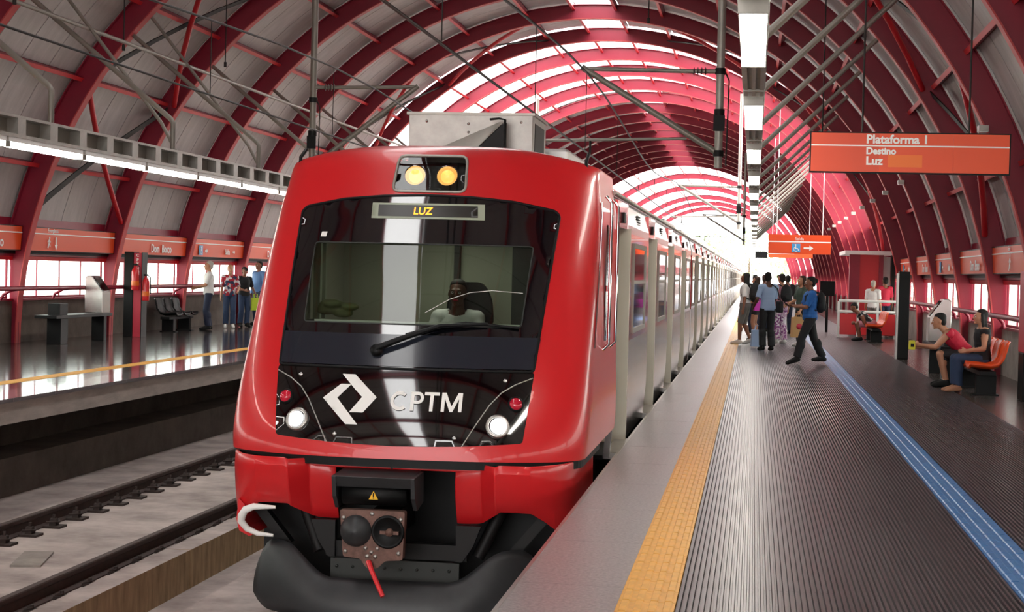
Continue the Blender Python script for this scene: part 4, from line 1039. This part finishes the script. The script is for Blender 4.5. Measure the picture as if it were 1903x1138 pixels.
# ================================================================== people
for n, c in dict(skin_a='8A5A44', skin_b='C08A6C', skin_c='5C3A2C', hair_black='14100F', hair_brown='3A2418', hair_blond='B08A58', hair_grey='B8B2AA', cloth_white='E6E4E2', cloth_grey='6E6A66', cloth_black='17171B', cloth_navy='1E2740', cloth_blue='1F5FA8', cloth_lightblue='9DB4D6', cloth_denim='2C3E5C', cloth_red='C41F3E', cloth_green='3A4A40', cloth_pink='C98A98', cloth_shirtblue='5F82B4', shoe_white='DAD8D4', shoe_black='101010', bag_lime='C2D83A', bag_magenta='D040B8', paper='C49A66', phone_yellow='D8D23A').items():
    mat(n, c, .75 if not n.startswith('skin') else .5, bump=.05 if n.startswith('cloth') else 0, bscale=60)
def floral(name, a, b, c_, scale):
    m = mat(name, a, .8); nt = m.node_tree; bs = nt.nodes['Principled BSDF']
    tc = nt.nodes.new('ShaderNodeTexCoord'); vo = nt.nodes.new('ShaderNodeTexVoronoi'); vo.inputs['Scale'].default_value = scale
    rp = nt.nodes.new('ShaderNodeValToRGB'); rp.color_ramp.interpolation = 'CONSTANT'; e = rp.color_ramp.elements
    e[0].color = srgb(a) + (1,); e[1].position = .4; e[1].color = srgb(b) + (1,); x = e.new(.68); x.color = srgb(c_) + (1,)
    sp = nt.nodes.new('ShaderNodeSeparateColor'); nt.links.new(tc.outputs['Object'], vo.inputs['Vector']); nt.links.new(vo.outputs['Color'], sp.inputs[0]); nt.links.new(sp.outputs[0], rp.inputs[0]); nt.links.new(rp.outputs[0], bs.inputs['Base Color'])
floral('floral_red', 'B02838', '2E3A58', 'D8D4D8', 14); floral('floral_purple', '8A4A86', 'C9A6C2', 'E4DCE4', 22); floral('print_dark', '1A1A1E', 'C8C4C0', '3A3A40', 16)

def remesh(mb, voxel, smooth=6):
    me = mb.mesh('tmp', 'cloth_white'); o = bpy.data.objects.new('tmp', me); COL.objects.link(o)
    md = o.modifiers.new('r', 'REMESH'); md.mode = 'VOXEL'; md.voxel_size = voxel; md.use_smooth_shade = True
    md = o.modifiers.new('s', 'SMOOTH'); md.iterations = smooth; md.factor = .5
    dg = bpy.context.evaluated_depsgraph_get(); dg.update(); r = bpy.data.meshes.new_from_object(o.evaluated_get(dg))
    bpy.data.objects.remove(o); bpy.data.meshes.remove(me); r.materials.clear(); return r
def capsule(mb, a, b, r0, r1=None, n=12):
    r1 = r0 if r1 is None else r1; a = Vector(a); b = Vector(b); d = b - a
    if d.length < 1e-5: mb.ball(a, r0, n); return
    mb.path([a, b], [r0, r1], n); mb.ball(a, r0 * .995, n); mb.ball(b, r1 * .995, n)
def ik(s, w, l1, l2, pole):
    s = Vector(s); w = Vector(w); d = w - s; L = d.length; mx = (l1 + l2) * .995
    if L > mx: w = s + d * (mx / L); d = w - s; L = mx
    a = (l1 * l1 - l2 * l2 + L * L) / (2 * L); h = math.sqrt(max(0, l1 * l1 - a * a)); u = d / L
    p = Vector(pole); p = p - u * p.dot(u); p = p.normalized() if p.length > 1e-4 else u.orthogonal().normalized()
    return s + u * a + p * h, w
def stand(stride=0., **kw):
    J = dict(pelvis=(0, 0, .93), waist=(0, 0, 1.07), chest=(0, -.005, 1.27), neckb=(0, .012, 1.42), neckt=(0, 0, 1.50), head=(0, -.015, 1.59), hipL=(.085, 0, .90), hipR=(-.085, 0, .90))
    f = stride / 2
    for s, sg in (('L', 1), ('R', -1)):
        y = -f * sg if stride else -.02 * sg
        J['an' + s] = (.095 * sg, y + .02, .085 + (.03 if stride and sg < 0 else 0)); J['wr' + s] = (.24 * sg, -.03 + f * .5 * sg, .84)
    J.update(kw); return J
def seated(lean=10, hz=.50, fx=0., spread=.11, head_up=True, foot_y=None, **kw):
    L = R(lean); d = Vector((0, -math.sin(L), math.cos(L))); p = Vector((0, 0, hz)); J = dict(pelvis=p, waist=p + d * .14, chest=p + d * .34, neckb=p + d * .49, neckt=p + d * .56 + Vector((0, -.02, .01)))
    J['head'] = Vector(J['neckt']) + Vector((0, -.045 if lean > 25 else -.015, .09)); J['hipL'] = (.085, 0, hz - .02); J['hipR'] = (-.085, 0, hz - .02)
    for s, sg in (('L', 1), ('R', -1)):
        J['kn' + s] = (spread * sg, -.42, hz + .0); J['an' + s] = (spread * sg, -.42 + fx, .085); J['wr' + s] = (.13 * sg, -.36, hz + .08)
    J.update(kw); return J
def person(label, loc, rz, H, J, top, bottom, shoes, hair, skin='skin_a', sleeve='short', legs='trousers', voxel=.012, head_yaw=0., head_pitch=0., group=None, face=True, build=1.0, open_hand=None):
    k = H / 1.7; J = {a: Vector(b) for a, b in J.items()}
    up = (J['neckb'] - J['chest']).normalized(); spine = (J['chest'] - J['pelvis']).normalized()
    for s, sg in (('L', 1), ('R', -1)):
        J.setdefault('sh' + s, J['chest'] + up * .105 + Vector((.165 * sg * build, .005, 0)))
        pole = J.get('pole' + s, Vector((.35 * sg, 1, -.25))); e, w = ik(J['sh' + s], J['wr' + s], .285, .245, pole); J.setdefault('el' + s, e); J['wr' + s] = w
        if ('kn' + s) not in J:
            e, w = ik(J['hip' + s], J['an' + s], .415, .41, (0.02 * sg, -1, 0)); J['kn' + s] = e; J['an' + s] = w
        fd = J.get('toe' + s) or Vector((.10 * sg, -1, 0)).normalized(); J['toe' + s] = J['an' + s] + fd * .16 + Vector((0, 0, .035 - J['an' + s].z if J['an' + s].z < .12 else -.04))
    b = MB(); B = build
    M = Matrix.Identity(3); z = spine; x = Vector((1, 0, 0)); y = z.cross(x).normalized(); x = y.cross(z); M = Matrix((x, y, z)).transposed()
    b.ball(J['pelvis'], (.165 * B, .12 * B, .125), 16, M=M); b.ball(J['waist'], (.14 * B, .105 * B, .14), 16, M=M)
    b.ball(J['chest'], (.158 * B, .118 * B, .17), 16, M=M); b.ball((J['pelvis'] + J['waist']) / 2, (.152 * B, .115 * B, .13), 16, M=M); b.ball((J['chest'] + J['waist']) / 2, (.148 * B, .11 * B, .14), 16, M=M)
    capsule(b, J['shL'], J['shR'], .062); capsule(b, J['neckb'] - up * .04, J['neckt'] + up * .02, .06, .052)
    for s in 'LR': capsule(b, J['neckb'] - up * .01, J['sh' + s], .045, .058)
    bones = [('torso', J['pelvis'], J['chest'], .13), ('torso', J['shL'], J['shR'], .06), ('torso', J['chest'], J['neckb'], .09), ('neck', J['neckb'] + up * .03, J['neckt'], .05)]
    HM = Matrix.Rotation(head_yaw, 3, 'Z') @ Matrix.Rotation(head_pitch, 3, 'X'); hc = J['head']; hp = lambda x, y, z: hc + HM @ Vector((x, y, z))
    b.ball(hp(0, .012, .022), (.074, .094, .092), 16, M=HM); b.ball(hp(0, -.03, -.045), (.054, .060, .068), 14, M=HM); b.ball(hp(0, -.02, -.01), (.066, .078, .09), 14, M=HM)
    capsule(b, hp(0, -.094, .01), hp(0, -.112, -.022), .009, .014, 8); b.ball(hp(0, -.088, -.058), (.024, .012, .010), 8, M=HM); b.ball(hp(0, -.08, -.095), (.025, .02, .018), 8, M=HM)
    for sg in (1, -1): b.ball(hp(.076 * sg, .01, -.008), (.011, .022, .032), 8, M=HM); b.ball(hp(.03 * sg, -.088, .03), (.026, .012, .009), 8, M=HM)
    bones.append(('head', hp(0, 0, .03), hp(0, -.01, -.05), .085))
    for s, sg in (('L', 1), ('R', -1)):
        capsule(b, J['sh' + s], J['el' + s], .052 * B, .041); capsule(b, J['el' + s], J['wr' + s], .041, .028); b.ball(J['el' + s] + (J['wr' + s] - J['el' + s]) * .28, (.042,) * 3, 10)
        capsule(b, J['hip' + s], J['kn' + s], .088 * B, .056); capsule(b, J['kn' + s], J['an' + s], .055, .038); b.ball(J['kn' + s] + (J['an' + s] - J['kn' + s]) * .3 + Vector((0, .015, 0)), (.056, .058, .10), 10)
        an, to = J['an' + s], J['toe' + s]; heel = an + Vector((0, 0, -.04)) - (to - an).normalized() * .035
        capsule(b, an, to, .042, .034); capsule(b, heel, to, .036, .034); capsule(b, to, to + (to - heel).normalized() * .035, .034, .026)
        bones += [('uparm', J['sh' + s], J['el' + s], .05), ('fore', J['el' + s], J['wr' + s], .04), ('thigh', J['hip' + s], J['kn' + s], .08), ('shin', J['kn' + s], J['an' + s], .05), ('foot', heel, to, .036), ('foot', an + Vector((0, 0, -.02)), to, .036)]
        # hand: palm, four fingers of different length with knuckle bends, thumb from the side of the palm
        d = (J['wr' + s] - J['el' + s]).normalized(); curl = J.get('curl' + s) or Vector((-sg * .9, -.25, 0)); curl = (curl - d * curl.dot(d)).normalized(); sd = d.cross(curl).normalized(); 
        if sd.dot(Vector((0, -1, .4))) < 0: sd = -sd
        w = J['wr' + s]
        for t in (-.024, -.008, .008, .024): capsule(b, w + d * .005 + sd * t * .7, w + d * .085 + sd * t, .013, .012, 8)
        for t, ln in ((.027, .072), (.009, .080), (-.009, .075), (-.027, .060)):
            p0 = w + d * .085 + sd * t; p1 = p0 + (d + curl * .35).normalized() * ln * .5; p2 = p1 + (d * .55 + curl).normalized() * ln * .5
            capsule(b, p0, p1, .0098, .009, 8); capsule(b, p1, p2, .009, .0078, 8)
        q0 = w + d * .03 + sd * .022; q1 = q0 + (d * .7 + sd * .75 + curl * .3).normalized() * .042; q2 = q1 + (d + curl * .5).normalized() * .032
        capsule(b, q0, q1, .0125, .011, 8); capsule(b, q1, q2, .011, .009, 8)
        bones.append(('hand', w + d * .01, w + d * .15, .03))
    me = remesh(b, voxel, 3); me.transform(Matrix.Scale(k, 4)); me.materials.append(MATS[skin])
    root = empty('person', loc, rz); tag(root, label, 'person', group); body = inst('body', me, root); body.name = 'body'
    # classify faces by the nearest bone
    inv = 1 / k; cls = []; T = []
    for p in me.polygons:
        c = p.center * inv; best = None
        for (nm, a, e, r) in bones:
            ab = e - a; t = max(0, min(1, (c - a).dot(ab) / max(ab.length_squared, 1e-9))); dd = (c - a - ab * t).length - r
            if best is None or dd < best[0]: best = (dd, nm, t)
        cls.append(best[1]); T.append((best[2], (c - J['pelvis']).dot(spine)))
    vn = [v.normal.copy() for v in me.vertices]
    def garment(name, pred, m, off, flare=False):
        idx = {}; vs = []; fs = []
        for i, p in enumerate(me.polygons):
            if not pred(cls[i], T[i], p.center * inv): continue
            f = []
            for v in p.vertices:
                if v not in idx: idx[v] = len(vs); vs.append(me.vertices[v].co + vn[v] * (off if not flare or cls[i] not in ('shin', 'thigh') else (.012 + .010 * T[i][0] if cls[i] == 'thigh' else .022 + .020 * T[i][0])) * k)
                f.append(idx[v])
            fs.append(f)
        if not fs: return
        g = bpy.data.meshes.new(name); g.from_pydata([tuple(v) for v in vs], [], fs); g.materials.append(MATS[m]); g.polygons.foreach_set('use_smooth', [True] * len(fs)); g.update()
        # turn the hem inwards so the cloth has an edge
        bmg = bmesh.new(); bmg.from_mesh(g); ed = [e for e in bmg.edges if e.is_boundary]
        r = bmesh.ops.extrude_edge_only(bmg, edges=ed); 
        for v in [q for q in r['geom'] if isinstance(q, bmesh.types.BMVert)]: v.co -= v.normal * off * k * 1.1
        bmg.to_mesh(g); bmg.free()
        return inst(name, g, root)
    lim = {'none': -1, 'short': .80, 'long': 2}[sleeve]
    garment('top', lambda c, t, p: (c == 'torso' and t[1] > -.03 and not (t[1] > .44 and ((p - J['neckb']) - up * (p - J['neckb']).dot(up)).length < .082) and not (sleeve == 'none' and t[1] > .47)) or (c == 'thigh' and t[1] > .0 and t[0] < .12) or (c == 'uparm' and t[0] < lim) or (c == 'fore' and lim > 1 and t[0] < .96), top, .016)
    ll = {'trousers': 2, 'shorts': .92, 'short': .45, 'skirt': .8}[legs]
    garment('trousers' if legs == 'trousers' else 'shorts', lambda c, t, p: (c == 'torso' and t[1] < .06) or (c == 'thigh' and t[0] < ll) or (c == 'shin' and ll > 1 and t[0] < .94), bottom, .011 if legs == 'trousers' else .018, legs == 'trousers')
    if shoes: garment('shoes', lambda c, t, p: c == 'foot' or (c == 'shin' and t[0] > .93), shoes, .008)
    # hair
    if hair:
        hm, style = hair; h = MB(); h.ball(hp(0, .040, .05), (.079, .088, .080), 16, M=HM); h.ball(hp(0, .060, -.005), (.076, .058, .085), 14, M=HM); h.ball(hp(0, .022, .082), (.070, .082, .046), 14, M=HM)
        if style in ('long', 'tail'):
            h.ball(hp(0, .05, -.06), (.09, .06, .11), 12, M=HM); h.ball(hp(0, .075, -.17), (.10, .045, .12), 12); h.ball(hp(0, .09, -.27), (.085, .04, .10), 12)
            for sg in (1, -1): capsule(h, hp(.072 * sg, .01, .03), hp(.085 * sg, .03, -.16), .026, .024)
        if style == 'bun': h.ball(hp(0, .12, .03), .045, 12)
        if style == 'cap': capsule(h, hp(0, -.06, .055), hp(0, -.13, .045), .05, .04)
        hme = remesh(h, max(voxel, .010), 3); hme.transform(Matrix.Scale(k, 4)); hme.materials.append(MATS[hm]); inst('hair' if style != 'cap' else 'cap', hme, root)
    if face:
        for sg in (1, -1):
            ev = MB().ball(tuple(hp(.031 * sg, -.083, .008) * k), .012 * k, 8); eo = ev.build('eye', 'cloth_white', root); MB().ball(tuple(hp(.031 * sg, -.092, .008) * k), .006 * k, 6).build('iris', 'hair_black', eo)
        MB().path([tuple(hp(-.022, -.094, -.056) * k), tuple(hp(0, -.101, -.058) * k), tuple(hp(.022, -.094, -.056) * k)], .005 * k, 6).build('mouth', 'cloth_red', root)
    # world position of joints for things carried
    MW = Matrix.Translation(loc) @ Matrix.Rotation(rz, 4, 'Z') @ Matrix.Scale(k, 4)
    return {a: MW @ v for a, v in J.items()}
def backpack(J, rz, m, lab, size=(.15, .085, .22), off=.20, dz=-.02):
    c = J['chest']; f = Vector((-math.sin(rz), math.cos(rz), 0)); p = c + f * off; o = empty('backpack', (p.x, p.y, p.z + dz), rz); tag(o, lab, 'backpack')
    b = MB(); n = 14
    sx, sy, sz = size; b.ball((0, 0, 0), (sx, sy, sz), 16); b.ball((0, .0, -.07), (sx * 1.05, sy * 1.05, sz * .75), 16); me = remesh(b, .014, 2); me.materials.append(MATS[m]); inst('bag_body', me, o)
    b = MB(); b.ball((0, sy * .85, -.09), (sx * .75, sy * .4, sz * .45), 14); me = remesh(b, .014, 2); me.materials.append(MATS[m]); inst('front_pocket', me, o)
    for s in (1, -1): MB().path([(.09 * s, -.05, .16), (.10 * s, -.14, .20), (.12 * s, -.31, .10), (.13 * s, -.30, -.08), (.13 * s, -.10, -.17)], .016, 8).build('strap', m, o)
    MB().path([(-.03, -.01, sz - .01), (0, -.01, sz + .03), (.03, -.01, sz - .01)], .009, 6).build('carry_loop', m, o)
def hand_bag(loc, rz, m, lab, w=.15, d=.07, h=.18, handle=.12, cat='bag', name='hand_bag'):
    o = empty(name, loc, rz); tag(o, lab, cat)
    b = MB(); b.prism([(-w, -h), (w, -h), (w * .9, h), (-w * .9, h)], 'y', -d, d); b.build('bag_body', m, o, bev=.012)
    for s in (1, -1): MB().path([(-w * .5, s * d * .7, h - .02), (-w * .35, s * d * .4, h + handle), (w * .35, s * d * .4, h + handle), (w * .5, s * d * .7, h - .02)], .008, 6).build('handle', m, o)
    return o
HP = math.pi
# --- opposite platform
ptop = dict(voxel=.013)
person('man in a white shirt and dark trousers standing by the dark parapet', (-13.05, 40.2, 0), R(-70), 1.66, stand(wrL=(.16, -.32, 1.06), wrR=(-.16, -.30, 1.04)), 'cloth_white', 'cloth_navy', 'shoe_black', ('hair_grey', 'short'), 'skin_b', **ptop)
person('blond woman in a red and blue patterned blouse standing on the opposite platform', (-13.05, 41.9, 0), R(20), 1.58, stand(wrL=(.2, -.2, 1.0)), 'floral_red', 'cloth_denim', 'shoe_white', ('hair_blond', 'short'), 'skin_b', **ptop)
Jb = person('woman in a black top and jeans beside the woman in the patterned blouse', (-12.95, 42.8, 0), R(40), 1.54, stand(wrR=(-.1, -.25, 1.05), wrL=(.30, -.1, .95)), 'cloth_black', 'cloth_denim', 'shoe_black', ('hair_black', 'cap'), 'skin_a', **ptop)
hand_bag((Jb['wrL'].x + .02, Jb['wrL'].y - .05, Jb['wrL'].z - .26), R(40), 'bag_lime', 'lime green bag hanging from the hand of the woman in black', .11, .05, .16, .10)
person('man in a blue shirt standing half hidden by the nose of the train', (-13.1, 44.6, 0), R(-30), 1.70, stand(), 'cloth_shirtblue', 'cloth_navy', 'shoe_black', ('hair_black', 'short'), 'skin_a', sleeve='long', **ptop)
# --- waiting group
a = R(-105)
J1 = person('long-haired person in a pale tee and grey shorts with a black backpack', (-.20, 41.4, 0), a, 1.70, stand(.22), 'cloth_white', 'cloth_grey', 'shoe_white', ('hair_black', 'long'), 'skin_a', legs='shorts', **ptop)
backpack(J1, a, 'cloth_black', 'bulky black backpack on the person in the pale tee', (.17, .13, .24), .24)
person('bare-legged woman in a pink top standing behind the person in grey shorts', (.06, 44.2, 0), R(-100), 1.62, stand(wrL=(.2, -.2, .95)), 'cloth_pink', 'cloth_black', 'shoe_black', ('hair_brown', 'tail'), 'skin_b', legs='short', **ptop)
hand_bag((.10, 41.0, .92), R(20), 'bag_magenta', 'small magenta bag hanging among the waiting passengers', .09, .05, .10, .16)
a2 = R(200)
J2 = person('man in a light blue short-sleeved shirt and black trousers with a shoulder bag', (.31, 38.2, 0), a2, 1.72, stand(wrL=(.28, -.12, .95), wrR=(-.12, -.30, 1.05)), 'cloth_lightblue', 'cloth_black', 'shoe_black', ('hair_black', 'short'), 'skin_c', head_yaw=R(-30), **ptop)
sb_ = empty('shoulder_bag', (.56, 37.98, .98), a2); tag(sb_, 'black shoulder bag on the hip of the man in light blue', 'bag')
MB().box(-.05, -.13, -.13, .05, .13, .12).build('bag_body', 'cloth_black', sb_, bev=.03); MB().path([(0, .08, .1), (.02, -.12, .40), (.14, -.30, .52), (.22, -.42, .42)], .014, 6).build('strap', 'cloth_black', sb_)
MB().box(-.056, -.05, -.06, -.05, .03, .0).build('tag', 'bag_lime', sb_)
hand_bag((.12, 39.6, .22), R(10), 'cloth_lightblue', 'pale blue shopping bag standing on the floor among the waiting passengers', .16, .09, .19, .10)
a3 = R(215)
J3 = person('passenger in a pink top and purple flowered trousers with a dark backpack', (.66, 42.4, 0), a3, 1.70, stand(), 'cloth_pink', 'floral_purple', 'shoe_white', ('hair_black', 'cap'), 'skin_b', **ptop)
backpack(J3, a3, 'cloth_black', 'dark backpack on the passenger in purple flowered trousers', (.15, .10, .21), .20)
J4 = person('woman with long brown hair and dark green top holding a paper bag', (1.12, 41.2, 0), R(-60), 1.66, stand(wrL=(.25, -.18, .86), wrR=(-.2, -.28, 1.0)), 'cloth_green', 'cloth_black', 'shoe_white', ('hair_brown', 'long'), 'skin_b', **ptop)
pb_ = hand_bag((J4['wrL'].x - .05, J4['wrL'].y - .07, J4['wrL'].z - .40), R(15), 'paper', 'brown paper carrier bag with a dark red print', .16, .09, .24, .08, 'paper bag', 'paper_bag')
MB().lathe([(.07, 0), (.07, .004), (0, .004)], (0, -.092, .02), (0, -1, 0), 16).build('print', 'totem_red', pb_)
for (x, y, t, h, yaw) in ((.02, 49.5, 'cloth_white', 'hair_black', 190), (.30, 51.5, 'cloth_shirtblue', 'hair_brown', 170), (.95, 50.0, 'cloth_black', 'hair_black', 200), (1.45, 53.0, 'cloth_grey', 'hair_black', 180)):
    person('passenger in a %s top standing deep in the waiting crowd' % {'cloth_white': 'white', 'cloth_shirtblue': 'blue', 'cloth_black': 'black', 'cloth_grey': 'grey'}[t], (x, y, 0), R(yaw), 1.68, stand(), t, 'cloth_navy', 'shoe_black', (h, 'short'), 'skin_a', voxel=.018, face=False)
# --- walking woman
a = R(-82)
J5 = person('woman in a blue polo shirt and black trousers walking with a backpack', (1.05, 32.7, 0), a, 1.63, stand(.56, wrL=(.10, -.34, 1.13), wrR=(-.10, -.36, 1.14), curlL=Vector((-.4, 0, 1)), curlR=Vector((.4, 0, 1))), 'cloth_blue', 'cloth_black', 'shoe_black', ('hair_black', 'bun'), 'skin_a', voxel=.0095, head_pitch=R(8), build=1.12)
backpack(J5, a, 'cloth_black', 'small black backpack on the walking woman in blue', (.13, .09, .19), .20, -.04)
ph = empty('mobile_phone', (J5['wrL'].x - .13, J5['wrL'].y - .02, J5['wrL'].z + .035), a); tag(ph, 'dark mobile phone held by the walking woman', 'phone'); ph.rotation_euler = (R(50), 0, a)
MB().box(-.035, -.006, -.06, .035, .006, .07).build('case', 'black', ph, bev=.004); MB().box(-.031, .006, -.055, .031, .0065, .065).build('screen', 'black_gloss', ph)
# --- seated people
J6 = person('young man in a red tank top leaning forward on an orange seat', (3.27, 27.03, 0), R(-92), 1.70, seated(44, .50, .10, .13, wrL=(.06, -.72, .63), wrR=(-.05, -.70, .60), poleL=Vector((.5, .2, -1)), poleR=Vector((-.5, .2, -1))), 'cloth_red', 'cloth_black', 'shoe_black', ('hair_black', 'short'), 'skin_b', sleeve='none', legs='shorts', voxel=.0095, head_pitch=R(10))
o = empty('drink_pouch', (J6['wrL'].x - .13, J6['wrL'].y - .03, J6['wrL'].z + .0)); tag(o, 'small yellow snack pack in the hands of the man in red', 'snack pack')
MB().prism(rounded([(-.05, -.07), (.05, -.07), (.045, .07), (-.045, .07)], .015), 'y', -.02, .02).build('pack', 'phone_yellow', o, bev=.008); MB().box(-.02, -.024, -.03, .03, -.02, .02).build('label_patch', 'black', o)
person('long-haired woman in a black top and jeans seated beside the man in red', (3.34, 25.92, 0), R(-80), 1.58, seated(2, .53, -.02, .08, wrL=(.13, -.28, .66), wrR=(-.22, -.22, .60), kneL=None) if False else seated(2, .53, .02, .08, wrL=(.13, -.28, .66), wrR=(-.24, -.18, .62)), 'cloth_black', 'cloth_denim', None, ('hair_black', 'long'), 'skin_b', sleeve='none', voxel=.0095)
person('woman bent over on the far orange seats with her head down', (3.10, 46.2, 0), R(-85), 1.62, seated(52, .48, .10, .10, wrL=(.06, -.45, .50), wrR=(-.06, -.45, .48)), 'print_dark', 'cloth_pink', 'shoe_black', ('hair_black', 'short'), 'skin_a', sleeve='none', legs='shorts', voxel=.014, head_pitch=R(35))
person('person in white leaning by the white barrier near the exit portal', (3.35, 49.8, 0), R(160), 1.60, stand(), 'cloth_white', 'cloth_grey', 'shoe_black', ('hair_grey', 'short'), 'skin_b', voxel=.018, face=False)
person('person in a red top by the exit portal doorway', (3.72, 50.4, 0), R(200), 1.70, stand(), 'cloth_red', 'cloth_navy', 'shoe_black', ('hair_black', 'short'), 'skin_a', voxel=.018, face=False)
# --- driver
person('train driver in a white shirt behind the cab windscreen', (XT + .14, 14.62, .36), 0, 1.70, seated(0, .38, .25, .12, wrL=(.2, -.36, .58), wrR=(-.2, -.36, .58)), 'cloth_white', 'cloth_navy', 'shoe_black', ('hair_black', 'short'), 'skin_c', voxel=.0105)
b = MB(); rnd = random.Random(3)
for i in range(9): b.ball((rnd.uniform(-.12, .12), rnd.uniform(-.05, .05), rnd.uniform(0, .10)), (.09, .06, .035), 10)
me = remesh(b, .012, 3); me.materials.append(MATS['cloth_green2'] if 'cloth_green2' in MATS else mat('cloth_green2', '6E7048', .8)); o = inst('jacket', me, None, (XT - .66, 13.62, 1.22)); tag(o, 'crumpled olive jacket lying on the driver desk', 'jacket')
